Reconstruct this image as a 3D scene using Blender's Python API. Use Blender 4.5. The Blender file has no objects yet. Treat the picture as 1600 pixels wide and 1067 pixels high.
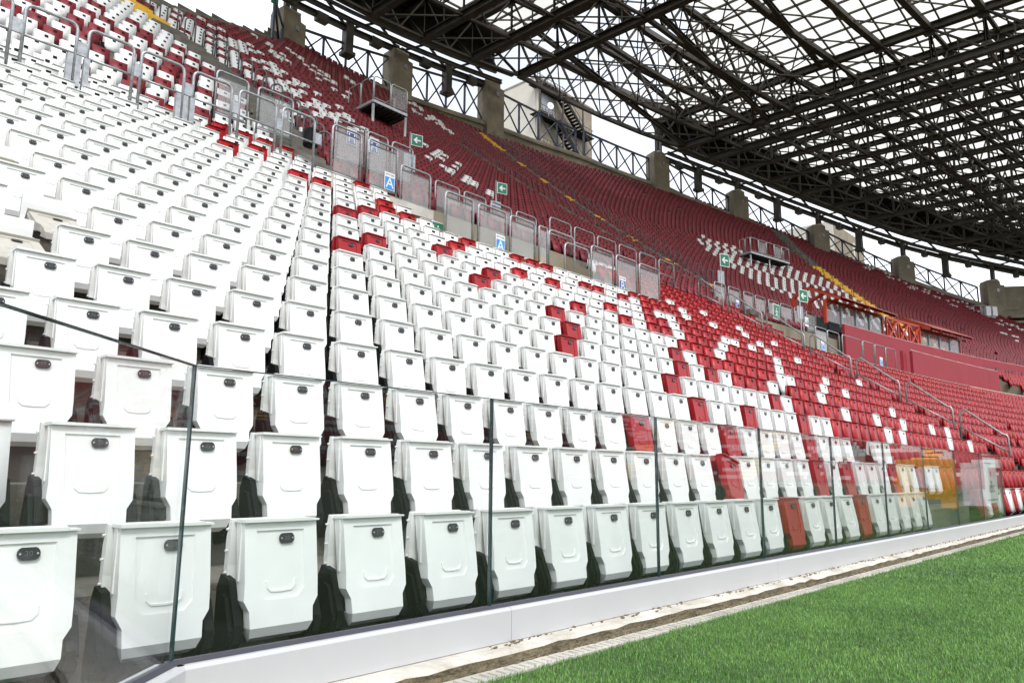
import bpy, math, random
import numpy as np
from mathutils import Matrix, Vector
# ---------------------------------------------------------------- camera, sky, sun, exposure
S = bpy.context.scene
C = S.collection
E0 = 0.84                      # eye height over the pitch
cam_d = bpy.data.cameras.new('camera'); cam = bpy.data.objects.new('camera', cam_d); C.objects.link(cam)
cam_d.sensor_width = 36.0; cam_d.lens = 1185.0/1600*36; cam_d.clip_start = 0.05; cam_d.clip_end = 2000
_a, _p, _r = math.radians(42.5409), math.radians(9.9), math.radians(0.5)
_fh = Vector((math.cos(_a), math.sin(_a), 0)); _rt = Vector((math.sin(_a), -math.cos(_a), 0)); _up = Vector((0,0,1))
_F = _fh*math.cos(_p)+_up*math.sin(_p); _U = -_fh*math.sin(_p)+_up*math.cos(_p)
_R = _rt*math.cos(_r)+_U*math.sin(_r); _U2 = -_rt*math.sin(_r)+_U*math.cos(_r)
cam.matrix_world = Matrix(((_R.x,_U2.x,-_F.x,0),(_R.y,_U2.y,-_F.y,0),(_R.z,_U2.z,-_F.z,E0),(0,0,0,1)))
S.camera = cam
def project(P):
    v = Vector(P)-Vector((0,0,E0)); z = v.dot(_F)
    if z < .05: return None
    return 800+1185*v.dot(_R)/z, 533.5-1185*v.dot(_U2)/z, z
W = bpy.data.worlds.new('World'); S.world = W; W.use_nodes = True
nt = W.node_tree; nt.nodes.clear()
sky = nt.nodes.new('ShaderNodeTexSky'); sky.sky_type = 'NISHITA'; sky.sun_disc = False
SUN_EL, SUN_AZ = math.radians(52), math.radians(-118)      # from the open pitch side
sky.sun_elevation = SUN_EL; sky.sun_rotation = math.radians(90)-SUN_AZ
sky.air_density = 1.0; sky.dust_density = 3.0; sky.altitude = 100
hs = nt.nodes.new('ShaderNodeHueSaturation'); hs.inputs['Saturation'].default_value = 0.36; hs.inputs['Value'].default_value = 1.0
bg = nt.nodes.new('ShaderNodeBackground'); bg.inputs['Strength'].default_value = 0.15
wo = nt.nodes.new('ShaderNodeOutputWorld')
# thin even cloud: the clear sky is mixed with a pale veil broken by soft noise
tc = nt.nodes.new('ShaderNodeTexCoord'); nz = nt.nodes.new('ShaderNodeTexNoise'); nz.inputs['Scale'].default_value = 2.2; nz.inputs['Detail'].default_value = 5
rp = nt.nodes.new('ShaderNodeValToRGB'); rp.color_ramp.elements[0].position = .35; rp.color_ramp.elements[0].color = (.35,.35,.35,1); rp.color_ramp.elements[1].position = .62; rp.color_ramp.elements[1].color = (.95,.95,.95,1)
mx = nt.nodes.new('ShaderNodeMixRGB'); mx.inputs['Color2'].default_value = (6.9,7.3,8.0,1)
nt.links.new(tc.outputs['Generated'], nz.inputs['Vector']); nt.links.new(nz.outputs['Fac'], rp.inputs['Fac']); nt.links.new(rp.outputs['Color'], mx.inputs['Fac'])
nt.links.new(sky.outputs['Color'], hs.inputs['Color']); nt.links.new(hs.outputs['Color'], mx.inputs['Color1'])
nt.links.new(mx.outputs['Color'], bg.inputs['Color']); nt.links.new(bg.outputs['Background'], wo.inputs['Surface'])
sd = bpy.data.lights.new('sun', 'SUN'); sd.energy = 1.5; sd.angle = math.radians(14); sd.color = (1,.97,.92)
sun = bpy.data.objects.new('sun', sd); C.objects.link(sun)
_s = Vector((math.cos(SUN_EL)*math.cos(SUN_AZ), math.cos(SUN_EL)*math.sin(SUN_AZ), math.sin(SUN_EL)))
sun.rotation_euler = (-_s).to_track_quat('-Z', 'Y').to_euler(); sun.location = (0,-20,60)
vs = S.view_settings; vs.view_transform = 'Standard'; vs.look = 'None'; vs.exposure = 0.70; vs.gamma = 1; vs.use_curve_mapping = False
try:
    S.cycles.max_bounces = 8; S.cycles.transparent_max_bounces = 24; S.cycles.caustics_reflective = False; S.cycles.caustics_refractive = False
except Exception: pass
RND = random.Random(7)

# ---------------------------------------------------------------- helpers
class MB:
    """collects faces with a material slot each"""
    def __init__(s): s.v=[]; s.f=[]; s.m=[]
    def quadmesh(s, V, Fc, m=0):
        o=len(s.v); s.v+= [tuple(p) for p in V]; s.f += [tuple(i+o for i in f) for f in Fc]; s.m += [m]*len(Fc); return s
    def box(s, x0,x1,y0,y1,z0,z1, m=0):
        V=[(x0,y0,z0),(x1,y0,z0),(x1,y1,z0),(x0,y1,z0),(x0,y0,z1),(x1,y0,z1),(x1,y1,z1),(x0,y1,z1)]
        return s.quadmesh(V,[(0,3,2,1),(4,5,6,7),(0,1,5,4),(1,2,6,5),(2,3,7,6),(3,0,4,7)],m)
    def beam(s, p, q, w, h, m=0, up=(0,0,1)):
        p=Vector(p); q=Vector(q); d=(q-p)
        if d.length<1e-6: return s
        d.normalize(); u=Vector(up)
        if abs(d.dot(u))>.98: u=Vector((1,0,0))
        r=d.cross(u).normalized()*w/2; u2=r.cross(d).normalized()*h/2
        V=[p-r-u2,p+r-u2,p+r+u2,p-r+u2,q-r-u2,q+r-u2,q+r+u2,q-r+u2]
        return s.quadmesh(V,[(0,1,2,3),(4,7,6,5),(0,4,5,1),(1,5,6,2),(2,6,7,3),(3,7,4,0)],m)
    def ibeam(s, p, q, w, h, m=0):
        """H section: two flanges and a web"""
        p=Vector(p); q=Vector(q); u=Vector((0,0,h/2-h*.05))
        s.beam(p+u,q+u,w,h*.1,m); s.beam(p-u,q-u,w,h*.1,m); s.beam(p,q,w*.16,h*.8-.002,m); return s
    def tube(s, pts, r, n=6, m=0, cap=True):
        pts=[Vector(p) for p in pts]; k=len(pts); o=len(s.v); prev=None
        for i,p in enumerate(pts):
            d=(pts[min(i+1,k-1)]-pts[max(i-1,0)]).normalized()
            if prev is None:
                a=Vector((0,0,1)) if abs(d.z)<.9 else Vector((0,1,0)); u=d.cross(a).normalized()
            else: u=(prev-d*prev.dot(d)).normalized()
            prev=u; w=d.cross(u)
            for j in range(n):
                t=2*math.pi*j/n; s.v.append(tuple(p+u*(r*math.cos(t))+w*(r*math.sin(t))))
        for i in range(k-1):
            for j in range(n):
                a=o+i*n+j; b=o+i*n+(j+1)%n; s.f.append((a,b,b+n,a+n)); s.m.append(m)
        if cap:
            s.f.append(tuple(o+j for j in reversed(range(n)))); s.f.append(tuple(o+(k-1)*n+j for j in range(n))); s.m += [m,m]
        return s
    def prism(s, poly, axis, a, b, m=0):
        """polygon of 2D points extruded along axis 0/1/2 from a to b"""
        n=len(poly)
        def P(t,c): 
            l=list(t); l.insert(axis,c); return tuple(l)
        V=[P(t,a) for t in poly]+[P(t,b) for t in poly]
        F=[tuple(range(n)), tuple(reversed(range(n,2*n)))]+[(i,(i+1)%n+0 if False else (i+1)%n,(i+1)%n+n,i+n)[::-1] for i in range(n)]
        return s.quadmesh(V,F,m)
    def data(s, name, mats, smooth=False):
        me=bpy.data.meshes.new(name); me.from_pydata(s.v,[],s.f)
        for mm in mats: me.materials.append(mm)
        me.polygons.foreach_set('material_index', s.m)
        if smooth: me.polygons.foreach_set('use_smooth',[True]*len(s.f))
        me.update()
        return me
def link(name, me, parent=None, loc=None, rz=0.0):
    o=bpy.data.objects.new(name, me); C.objects.link(o)
    if parent is not None: o.parent=parent
    if loc is not None: o.location=loc
    if rz: o.rotation_euler=(0,0,rz)
    return o
def tag(o, label=None, cat=None, group=None, kind=None):
    if label: o['label']=label
    if cat: o['category']=cat
    if group: o['group']=group
    if kind: o['kind']=kind
    return o
def thing(name, label, cat, loc=(0,0,0), rz=0, group=None):
    o=bpy.data.objects.new(name,None); C.objects.link(o); o.location=loc; o.rotation_euler=(0,0,rz); o.empty_display_size=.1
    return tag(o,label,cat,group)
def fix_normals(me):
    import bmesh
    b=bmesh.new(); b.from_mesh(me); bmesh.ops.recalc_face_normals(b,faces=b.faces); b.to_mesh(me); b.free()

# ---------------------------------------------------------------- materials
def mat(name, col, rough=.5, metal=0.0, var=0.0, scale=8.0, bump=0.0, bscale=60, col2=None, spec=.5, coat=0, rnd=0.0):
    m=bpy.data.materials.new(name); m.use_nodes=True; t=m.node_tree; b=t.nodes['Principled BSDF']
    b.inputs['Roughness'].default_value=rough; b.inputs['Metallic'].default_value=metal
    b.inputs['Base Color'].default_value=(*col,1)
    if 'Specular IOR Level' in b.inputs: b.inputs['Specular IOR Level'].default_value=spec
    if coat: b.inputs['Coat Weight'].default_value=coat
    out=None
    if var or col2:
        g=t.nodes.new('ShaderNodeNewGeometry'); n=t.nodes.new('ShaderNodeTexNoise'); n.inputs['Scale'].default_value=scale; n.inputs['Detail'].default_value=8; n.inputs['Roughness'].default_value=.65
        t.links.new(g.outputs['Position'], n.inputs['Vector'])
        r=t.nodes.new('ShaderNodeValToRGB'); r.color_ramp.elements[0].position=.32; r.color_ramp.elements[1].position=.68
        c2=col2 or tuple(min(1,c*(1+var)) for c in col); c1=tuple(c*(1-var) for c in col) if not col2 else col
        r.color_ramp.elements[0].color=(*c1,1); r.color_ramp.elements[1].color=(*c2,1)
        t.links.new(n.outputs['Fac'], r.inputs['Fac']); out=r.outputs['Color']
        t.links.new(out, b.inputs['Base Color'])
    if rnd:
        g2=t.nodes.new('ShaderNodeNewGeometry'); h=t.nodes.new('ShaderNodeHueSaturation')
        mr=t.nodes.new('ShaderNodeMapRange'); mr.inputs['To Min'].default_value=1-rnd; mr.inputs['To Max'].default_value=1+rnd
        t.links.new(g2.outputs['Random Per Island'], mr.inputs['Value']); t.links.new(mr.outputs['Result'], h.inputs['Value'])
        if out: t.links.new(out,h.inputs['Color'])
        else: h.inputs['Color'].default_value=(*col,1)
        t.links.new(h.outputs['Color'], b.inputs['Base Color'])
    if bump:
        g=t.nodes.new('ShaderNodeNewGeometry'); n=t.nodes.new('ShaderNodeTexNoise'); n.inputs['Scale'].default_value=bscale; n.inputs['Detail'].default_value=6
        t.links.new(g.outputs['Position'], n.inputs['Vector'])
        bp=t.nodes.new('ShaderNodeBump'); bp.inputs['Strength'].default_value=bump; bp.inputs['Distance'].default_value=.02
        t.links.new(n.outputs['Fac'], bp.inputs['Height']); t.links.new(bp.outputs['Normal'], b.inputs['Normal'])
    return m
M={}
M['white']=mat('white_plastic',(.79,.79,.77),.34,var=.05,scale=3)
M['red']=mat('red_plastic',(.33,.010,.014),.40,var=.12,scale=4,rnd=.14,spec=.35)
M['maroon']=mat('maroon_plastic',(.175,.008,.015),.5,var=.2,scale=3,rnd=.18)  # red seats of the upper tier, roof shade put into this darker colour
M['pink']=mat('faded_red_plastic',(.55,.16,.18),.5,var=.12,scale=6)
M['open']=mat('beige_plastic_underside',(.45,.43,.38),.6,var=.08,scale=9)
M['black']=mat('black_plastic',(.006,.0065,.007),.55,spec=.15)
M['badge']=mat('badge_black',(.012,.012,.013),.3)
M['digit']=mat('badge_print',(.10,.105,.11),.5)
M['screw']=mat('screw_steel',(.55,.55,.55),.3,1)
M['conc']=mat('stained_concrete',(.085,.078,.065),.9,col2=(.19,.17,.145),scale=2.3,bump=.5,bscale=30)
M['conc_tan']=mat('tan_concrete',(.20,.17,.12),.9,col2=(.29,.25,.185),scale=1.2,bump=.4,bscale=12)
M['conc_pale']=mat('pale_concrete',(.42,.40,.35),.85,col2=(.60,.57,.51),scale=2.0,bump=.3,bscale=20)
M['galv']=mat('galvanised_steel',(.25,.26,.27),.45,.7,col2=(.45,.46,.47),scale=14)
M['darkrail']=mat('grey_paint_steel',(.10,.105,.11),.5,.3,var=.2,scale=6)
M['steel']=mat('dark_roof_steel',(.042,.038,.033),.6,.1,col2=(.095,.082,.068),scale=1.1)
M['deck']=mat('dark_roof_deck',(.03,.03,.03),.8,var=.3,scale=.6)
M['navy']=mat('blue_grey_steel',(.05,.055,.085),.5,.2,var=.2,scale=2)
M['yellow']=mat('yellow_paint',(.75,.42,.02),.6,var=.18,scale=5)
M['alu']=mat('white_aluminium',(.52,.52,.53),.35,.0,var=.03,scale=1.5)
M['gasket']=mat('dark_gasket',(.05,.05,.065),.5)
M['green']=mat('sign_green',(.0,.16,.07),.4)
M['blue']=mat('sign_blue',(.03,.25,.62),.4)
M['navyblue']=mat('sign_navy',(.02,.05,.28),.4)
M['signwhite']=mat('sign_white',(.78,.78,.78),.4)
M['ink']=mat('print_ink',(.05,.05,.06),.5)
M['wallred']=mat('red_wall_paint',(.29,.014,.026),.6,var=.07,scale=1.2,bump=.1,bscale=8)
M['orange']=mat('orange_painted_steel',(.46,.045,.015),.5,var=.1,scale=3)
M['cream']=mat('cream_render',(.58,.55,.48),.8,var=.06,scale=1.0,bump=.2,bscale=5)
M['dirt']=mat('earth_and_moss',(.10,.085,.05),.95,col2=(.26,.21,.13),scale=9,bump=.8,bscale=50)
M['lamp']=mat('floodlight_glass',(.30,.36,.30),.15)
# glass: tinted transmission plus fresnel reflection
def glass(name, tint, rough=0.0, base=.02, diff=0.0):
    m=bpy.data.materials.new(name); m.use_nodes=True; t=m.node_tree; t.nodes.clear()
    o=t.nodes.new('ShaderNodeOutputMaterial'); tr=t.nodes.new('ShaderNodeBsdfTransparent'); tr.inputs[0].default_value=(*tint,1)
    gl=t.nodes.new('ShaderNodeBsdfGlossy'); gl.inputs['Roughness'].default_value=rough; fr=t.nodes.new('ShaderNodeFresnel'); fr.inputs['IOR'].default_value=1.38
    gm=t.nodes.new('ShaderNodeNewGeometry'); mr0=t.nodes.new('ShaderNodeMapRange'); mr0.inputs['To Min'].default_value=1.46; mr0.inputs['To Max'].default_value=1/1.46; t.links.new(gm.outputs['Backfacing'],mr0.inputs['Value']); t.links.new(mr0.outputs['Result'],fr.inputs['IOR'])
    mx=t.nodes.new('ShaderNodeMixShader'); t.links.new(fr.outputs[0],mx.inputs[0]); t.links.new(tr.outputs[0],mx.inputs[1]); t.links.new(gl.outputs[0],mx.inputs[2])
    last=mx
    if diff:
        df=t.nodes.new('ShaderNodeBsdfDiffuse'); df.inputs[0].default_value=(.62,.62,.60,1); m2=t.nodes.new('ShaderNodeMixShader')
        n=t.nodes.new('ShaderNodeTexNoise'); n.inputs['Scale'].default_value=3; g=t.nodes.new('ShaderNodeNewGeometry'); t.links.new(g.outputs['Position'],n.inputs['Vector'])
        mr=t.nodes.new('ShaderNodeMapRange'); mr.inputs['To Min'].default_value=diff*.6; mr.inputs['To Max'].default_value=diff*1.4; t.links.new(n.outputs['Fac'],mr.inputs['Value']); t.links.new(mr.outputs['Result'],m2.inputs[0])
        t.links.new(mx.outputs[0],m2.inputs[1]); t.links.new(df.outputs[0],m2.inputs[2]); last=m2
    t.links.new(last.outputs[0],o.inputs['Surface']); return m
M['glass']=glass('barrier_glass',(.972,.99,.983),diff=.004)
M['edge']=mat('glass_edge',(.02,.045,.05),.15)
M['pane']=glass('hazy_polycarbonate',(.86,.87,.88),.08,diff=.20)
M['clear']=glass('shelter_glazing',(.75,.78,.78),.02,diff=.12)
# roof sheet
def sheet(name, col):
    m=bpy.data.materials.new(name); m.use_nodes=True; t=m.node_tree; t.nodes.clear()
    o=t.nodes.new('ShaderNodeOutputMaterial'); a=t.nodes.new('ShaderNodeBsdfTranslucent'); b=t.nodes.new('ShaderNodeBsdfTransparent'); mx=t.nodes.new('ShaderNodeMixShader')
    g=t.nodes.new('ShaderNodeNewGeometry'); n=t.nodes.new('ShaderNodeTexNoise'); n.inputs['Scale'].default_value=.35; n.inputs['Detail'].default_value=6; t.links.new(g.outputs['Position'],n.inputs['Vector'])
    r=t.nodes.new('ShaderNodeValToRGB'); r.color_ramp.elements[0].color=(*[c*.88 for c in col],1); r.color_ramp.elements[1].color=(*col,1); r.color_ramp.elements[0].position=.3; r.color_ramp.elements[1].position=.6
    t.links.new(n.outputs['Fac'],r.inputs['Fac']); t.links.new(r.outputs['Color'],a.inputs[0]); b.inputs[0].default_value=(*col,1); mx.inputs[0].default_value=.55
    t.links.new(a.outputs[0],mx.inputs[1]); t.links.new(b.outputs[0],mx.inputs[2]); t.links.new(mx.outputs[0],o.inputs['Surface']); return m
M['sheet']=sheet('translucent_roof_sheet',(.66,.64,.57))

# ---------------------------------------------------------------- the bowl: rows of the stand
NR=59
def d1(X): return (X-20)**2/360. if X>20 else 0.0
def d2(X):
    u=max(-80,min(80,X-33.9)); return 84-math.sqrt(84**2-u*u)
def eX(X): return .0065*(X-55)**2 if X>55 else 0.0
def rowYZ(n):
    if n<19.5: return 3.06+.634*(n-1), -.275+.4065*(n-1)
    j=n-20; return 15.2+.76*j, 7.5+.5*j+.0019*j*j
def pos(n,X):
    """badge position of row n at station X (z over the pitch)"""
    Y,Z=rowYZ(n); w=min(1,max(0,(n-21)/38)); return Y-(d1(X)*(1-w)+d2(X)*w), Z-eX(X)*w+E0
def heading(n,X):
    a=pos(n,X+.1)[0]-pos(n,X-.1)[0]; return math.atan2(a,.2)
def phase(n): return (.37-.0855*(n-1))%.5
def nmax(X):
    t=[(-5,34),(0,34),(6,35.5),(10,38.8),(12.1,41.3),(14.6,44.5),(16.8,47.6),(20.3,51),(24,57),(25,59),(200,59)]
    for (a,b),(c,d) in zip(t,t[1:]):
        if a<=X<=c: return b+(d-b)*(X-a)/(c-a)
    return 34
def pit(n,X):
    """sunken access walkways behind the front fences"""
    if 14<=n<=19:
        if 10.05<X<18.45: return True
        if 28.6<X<58: return True
    if 17.5<n<=19 and 8.6<X<=10.05: return True
    return False
AISLES=[(20,47,lambda n:float(np.interp(n,[20,24,29,33,37,47],[9.1,9.9,10.3,9.7,8.2,4.0]))),(20,45,lambda n:31.9+.0*(n-20)),(24,56,lambda n:32.9+.245*(n-20)),(22,57,lambda n:56.9+.53*(n-20)),(20,50,lambda n:84+.4*(n-20))]
def in_aisle(n,X,hw=.62):
    if 20<=n<=23 and 37.5<X<56: return True
    if n<=19: return abs(X-26.45)<.45
    for a,b,f in AISLES:
        if a<=n<=b and abs(X-f(n))<(.30 if f is AISLES[1][2] or f is AISLES[2][2] else hw): return True
    return False

# seat colours read row by row: (row, number in row)
LOWER_RED = set([(1, 14),(1, 18),(2, 14),(2, 19),(2, 21),(2, 25),(2, 28),(3, 13),(3, 17),(3, 22),(4, 18),(4, 21),(4, 25),(4, 29),(4, 30),(4, 33),(5, 19),(5, 26),(5, 29),(6, 15),(6, 21),(6, 23),(6, 27),(6, 29),(7, 17),(7, 23),(7, 25),(8, 18),(9, 11),(9, 16),(9, 21),(9, 24),(9, 26),(10, 13),(10, 18),(10, 25),(10, 28),(11, 17),(11, 21),(11, 23),(12, 13),(12, 18),(12, 26),(12, 27),(12, 29),(12, 31),(13, 15),(13, 20),(13, 23),(13, 24),(13, 25),(14, 17),(14, 18),(14, 23),(14, 36),(15, 14),(15, 15),(15, 18),(16, 12),(17, 14),(17, 19),(18, 12),(18, 17),(18, 18),(18, 20),(18, 21),(19, 11),(19, 13),(19, 14),(19, 15),(19, 16),(19, 17),(19, 20)])
LOWER_WHITE = set([(4, 34),(4, 36),(4, 44),(4, 48),(5, 29),(5, 33),(5, 37),(5, 41),(5, 46),(5, 49),(6, 28),(6, 33),(6, 43),(7, 32),(7, 33),(7, 37),(7, 40),(8, 29),(8, 35),(8, 41),(9, 28),(9, 32),(9, 38),(9, 50),(10, 30),(10, 35),(10, 36),(10, 38),(10, 40),(10, 44),(11, 31),(11, 32),(11, 42),(12, 35),(12, 38),(12, 42),(12, 46),(13, 37),(13, 44),(14, 38),(14, 42)])
UPPER_RED = [(21, 5.26),(21, 5.39),(21, 7.09),(22, 5.62),(23, 6.46),(24, 4.5),(24, 7.32),(24, 8.26),(25, 3.82),(25, 5.34),(25, 6.78),(25, 6.98),(26, 5.09),(26, 7.41),(26, 8.12),(27, 5.38),(27, 5.96),(27, 8.57),(28, 8.33),(28, 8.92),(29, 5.75),(29, 6.07),(29, 7.64),(30, 7.55),(30, 8.67),(31, 6.41),(31, 7.55)]
UPPER_WHITE = [(25, 10.79),(27, 11.71),(28, 20.62),(29, 21.37),(30, 13.08),(30, 14.79),(30, 15.63),(30, 20.25),(31, 14.3),(32, 11.43),(32, 11.69),(32, 11.74),(32, 12.83),(32, 13.8),(32, 16.32),(33, 13.48),(33, 15.05),(33, 22.09),(34, 10.23),(34, 11.02),(34, 11.2),(34, 12.05),(35, 9.16),(35, 23.65),(36, 9.58),(36, 10.05),(36, 10.24),(36, 10.33),(36, 11.0),(36, 11.58),(36, 12.45),(36, 14.05),(36, 14.72),(36, 16.74),(37, 10.92),(37, 11.02),(37, 16.02),(38, 10.01),(38, 10.83),(38, 10.93),(38, 11.89),(38, 13.85),(38, 15.16),(39, 11.58),(39, 13.43),(40, 13.78),(40, 14.32),(41, 13.3),(41, 14.6),(41, 15.66),(42, 20.52),(44, 17.98),(45, 21.91),(46, 21.19),(47, 18.39),(48, 22.73),(50, 21.53),(50, 34.07),(51, 34.57),(52, 26.81),(52, 33.15),(53, 35.01),(56, 35.14)]
FAR_WHITE = [(33, 83.33),(36, 84.61),(36, 86.08),(41, 89.46),(44, 90.49),(45, 92.99),(46, 93.44),(47, 92.9),(48, 88.46),(48, 94.06),(49, 93.37),(51, 86.21),(51, 88.7),(51, 89.71),(51, 92.43),(52, 88.33),(52, 92.14),(53, 87.9),(54, 86.11),(54, 87.48),(54, 91.88),(55, 84.36),(55, 87.42),(55, 89.93),(56, 93.48),(57, 86.07),(57, 87.67),(57, 92.01),(57, 92.2),(59, 85.67),(59, 86.45),(59, 87.95),(59, 93.76),(59, 95.71),(60, 87.02),(60, 95.24),(60, 95.65)]
OPEN_SEATS = {(7,3),(6,2),(9,3)}
TILTED = (2,14)
MISSING = {(3,26),(3,27),(6,29)}
STRIPED=[(54.3,42.4),(48.8,36.6),(46.6,30),(48.5,26.5),(52.5,24.5),(58.8,24.5),(61.5,28.5),(64.2,34.3),(66.6,37.2)]
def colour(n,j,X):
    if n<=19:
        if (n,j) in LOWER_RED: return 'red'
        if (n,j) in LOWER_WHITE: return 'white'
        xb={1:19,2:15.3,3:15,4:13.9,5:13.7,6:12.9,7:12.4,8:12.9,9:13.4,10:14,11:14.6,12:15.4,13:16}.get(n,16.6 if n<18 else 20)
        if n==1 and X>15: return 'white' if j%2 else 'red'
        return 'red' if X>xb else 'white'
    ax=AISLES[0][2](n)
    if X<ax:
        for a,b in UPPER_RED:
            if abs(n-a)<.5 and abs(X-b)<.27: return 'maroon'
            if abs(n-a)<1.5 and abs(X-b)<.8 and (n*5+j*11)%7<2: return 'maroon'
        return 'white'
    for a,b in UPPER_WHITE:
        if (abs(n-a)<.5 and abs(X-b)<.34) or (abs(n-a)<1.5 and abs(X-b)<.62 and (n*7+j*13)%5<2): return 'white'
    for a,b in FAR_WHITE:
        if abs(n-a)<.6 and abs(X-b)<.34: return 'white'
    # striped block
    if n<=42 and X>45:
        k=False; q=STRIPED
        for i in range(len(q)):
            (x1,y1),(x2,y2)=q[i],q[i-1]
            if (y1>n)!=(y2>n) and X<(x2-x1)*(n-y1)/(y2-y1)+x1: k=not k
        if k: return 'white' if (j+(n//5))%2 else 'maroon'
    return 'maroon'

# ---------------------------------------------------------------- ground
mb=MB(); mb.quadmesh([(-300,-300,-.06),(400,-300,-.06),(400,300,-.06),(-300,300,-.06)],[(0,1,2,3)])
tag(link('ground',mb.data('ground',[M['dirt']])),kind='structure')
# turf: soil sheet with mown green, blades above it
def turf_mat(name, blades=False):
    m=bpy.data.materials.new(name); m.use_nodes=True; t=m.node_tree; b=t.nodes['Principled BSDF']; b.inputs['Roughness'].default_value=.6
    g=t.nodes.new('ShaderNodeNewGeometry'); n=t.nodes.new('ShaderNodeTexNoise'); n.inputs['Scale'].default_value=.9; n.inputs['Detail'].default_value=9; n.inputs['Roughness'].default_value=.7
    t.links.new(g.outputs['Position'],n.inputs['Vector'])
    r=t.nodes.new('ShaderNodeValToRGB'); e=r.color_ramp.elements; e[0].position=.3; e[1].position=.7
    e[0].color=(.026,.065,.012,1) if not blades else (.044,.125,.016,1); e[1].color=(.065,.13,.03,1) if not blades else (.135,.275,.046,1)
    t.links.new(n.outputs['Fac'],r.inputs['Fac'])
    if blades:
        h=t.nodes.new('ShaderNodeHueSaturation'); mr=t.nodes.new('ShaderNodeMapRange'); mr.inputs['To Min'].default_value=.45; mr.inputs['To Max'].default_value=1.8
        t.links.new(g.outputs['Random Per Island'],mr.inputs['Value']); t.links.new(mr.outputs['Result'],h.inputs['Value']); t.links.new(r.outputs['Color'],h.inputs['Color']); t.links.new(h.outputs['Color'],b.inputs['Base Color'])
        b.inputs['Roughness'].default_value=.45
    else:
        t.links.new(r.outputs['Color'],b.inputs['Base Color'])
        n2=t.nodes.new('ShaderNodeTexNoise'); n2.inputs['Scale'].default_value=35; bp=t.nodes.new('ShaderNodeBump'); bp.inputs['Strength'].default_value=.9; bp.inputs['Distance'].default_value=.03
        t.links.new(g.outputs['Position'],n2.inputs['Vector']); t.links.new(n2.outputs['Fac'],bp.inputs['Height']); t.links.new(bp.outputs['Normal'],b.inputs['Normal'])
    return m
mt=turf_mat('mown_turf'); mtb=turf_mat('grass_blades',True)
GE=2.31    # grass edge
mb=MB(); mb.quadmesh([(-40,-66,0),(110,-66,0),(110,GE-.02,0),(-40,GE-.02,0)],[(0,1,2,3)])
tag(link('pitch',mb.data('pitch',[mt])),kind='structure')
def blades():
    r=np.random.default_rng(3); P=[];L=[]
    for x0,x1,y0,y1,n,h,wd in [(2.2,7,-.4,GE,190000,.017,.0024),(7,13,-2.5,GE,130000,.021,.0042),(13,26,-4.5,GE,75000,.026,.009)]:
        x=r.uniform(x0,x1,n); y=r.uniform(y0,y1,n)
        # keep the wedge the picture and a step beside it can see
        k=(y<x*.62+1.2)
        x,y=x[k],y[k]; m=len(x)
        ed=GE+.015*np.sin(x*3.1)+.012*np.sin(x*11.3+1)+.02*r.normal(size=m)*(r.random(m)<.3)
        k=y<ed; x,y=x[k],y[k]; m=len(x)
        a=r.uniform(0,2*np.pi,m); hh=h*r.uniform(.45,1.25,m); lean=hh*r.uniform(.1,.95,m); b=r.uniform(0,2*np.pi,m); b=np.where(r.random(m)<.5,b,.6+.5*r.normal(size=m))
        ww=wd*r.uniform(.6,1.2,m)
        dx,dy=np.cos(a)*ww/2,np.sin(a)*ww/2; lx,ly=np.cos(b)*lean,np.sin(b)*lean
        V=np.zeros((m,5,3)); 
        V[:,0]=np.stack([x-dx,y-dy,np.full(m,-.002)],1); V[:,1]=np.stack([x+dx,y+dy,np.full(m,-.002)],1)
        V[:,2]=np.stack([x-dx*.8+lx*.35,y-dy*.8+ly*.35,hh*.6],1); V[:,3]=np.stack([x+dx*.8+lx*.35,y+dy*.8+ly*.35,hh*.6],1)
        V[:,4]=np.stack([x+lx,y+ly,hh],1); P.append(V)
    V=np.concatenate(P); n=len(V); me=bpy.data.meshes.new('grass')
    me.vertices.add(n*5); me.vertices.foreach_set('co',V.reshape(-1))
    base=np.arange(n)[:,None]*5; q=(base+np.array([0,1,3,2])); t=(base+np.array([2,3,4]))
    loops=np.concatenate([q,t],1).reshape(-1); me.loops.add(len(loops)); me.loops.foreach_set('vertex_index',loops)
    st=(np.arange(n)[:,None]*7+np.array([0,4])).reshape(-1); tot=np.tile([4,3],n); me.polygons.add(2*n); me.polygons.foreach_set('loop_start',st); me.polygons.foreach_set('loop_total',tot)
    me.materials.append(mtb); me.update(); me.validate()
    return me
tag(link('grass',blades()),kind='stuff')
# concrete ledge, its broken front face, the drain strip and gravel
def ledge():
    mb=MB(); r=random.Random(5); xs=[-6+.12*i for i in range(300)]; prev=None
    for x in xs:
        j=r.uniform(-.006,.006); f=2.425+.002*math.sin(x*2.3)+j*.8; top=.058+r.uniform(-.003,.003)
        cur=[(x,2.70,.064),(x,2.50,.063),(x,f+.022,top),(x,f,top-.006-r.uniform(0,.012)),(x,f+r.uniform(.0,.012),.02),(x,f+.005,-.03)]
        if prev:
            mb.quadmesh(prev+cur,[(i,i+1,i+7,i+6) for i in range(3)],0); mb.quadmesh(prev+cur,[(i,i+1,i+7,i+6) for i in (3,4)],1)
        prev=cur
    me=mb.data('ledge',[M['ledge'],M['dirt']]); fix_normals(me); return me
M['ledge']=mat('weathered_ledge_concrete',(.40,.36,.29),.9,col2=(.68,.66,.60),scale=4,bump=.6,bscale=40)
tag(link('concrete_ledge',ledge()),kind='structure')
mb=MB(); mb.box(-6,30,2.30,2.405,-.04,.006)
tag(link('drain_strip',mb.data('drain_strip',[M['conc_pale']])),kind='structure')
mb=MB()
for i in range(420): mb.box(1.5+i*.05,1.5+i*.05+.012,2.315,2.372,.006,.012+.004*(i%3==0))
tag(link('drain_grate',mb.data('drain_grate',[M['conc_pale']])),kind='stuff',label='comb of short pale grate teeth along the edge of the grass')
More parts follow.
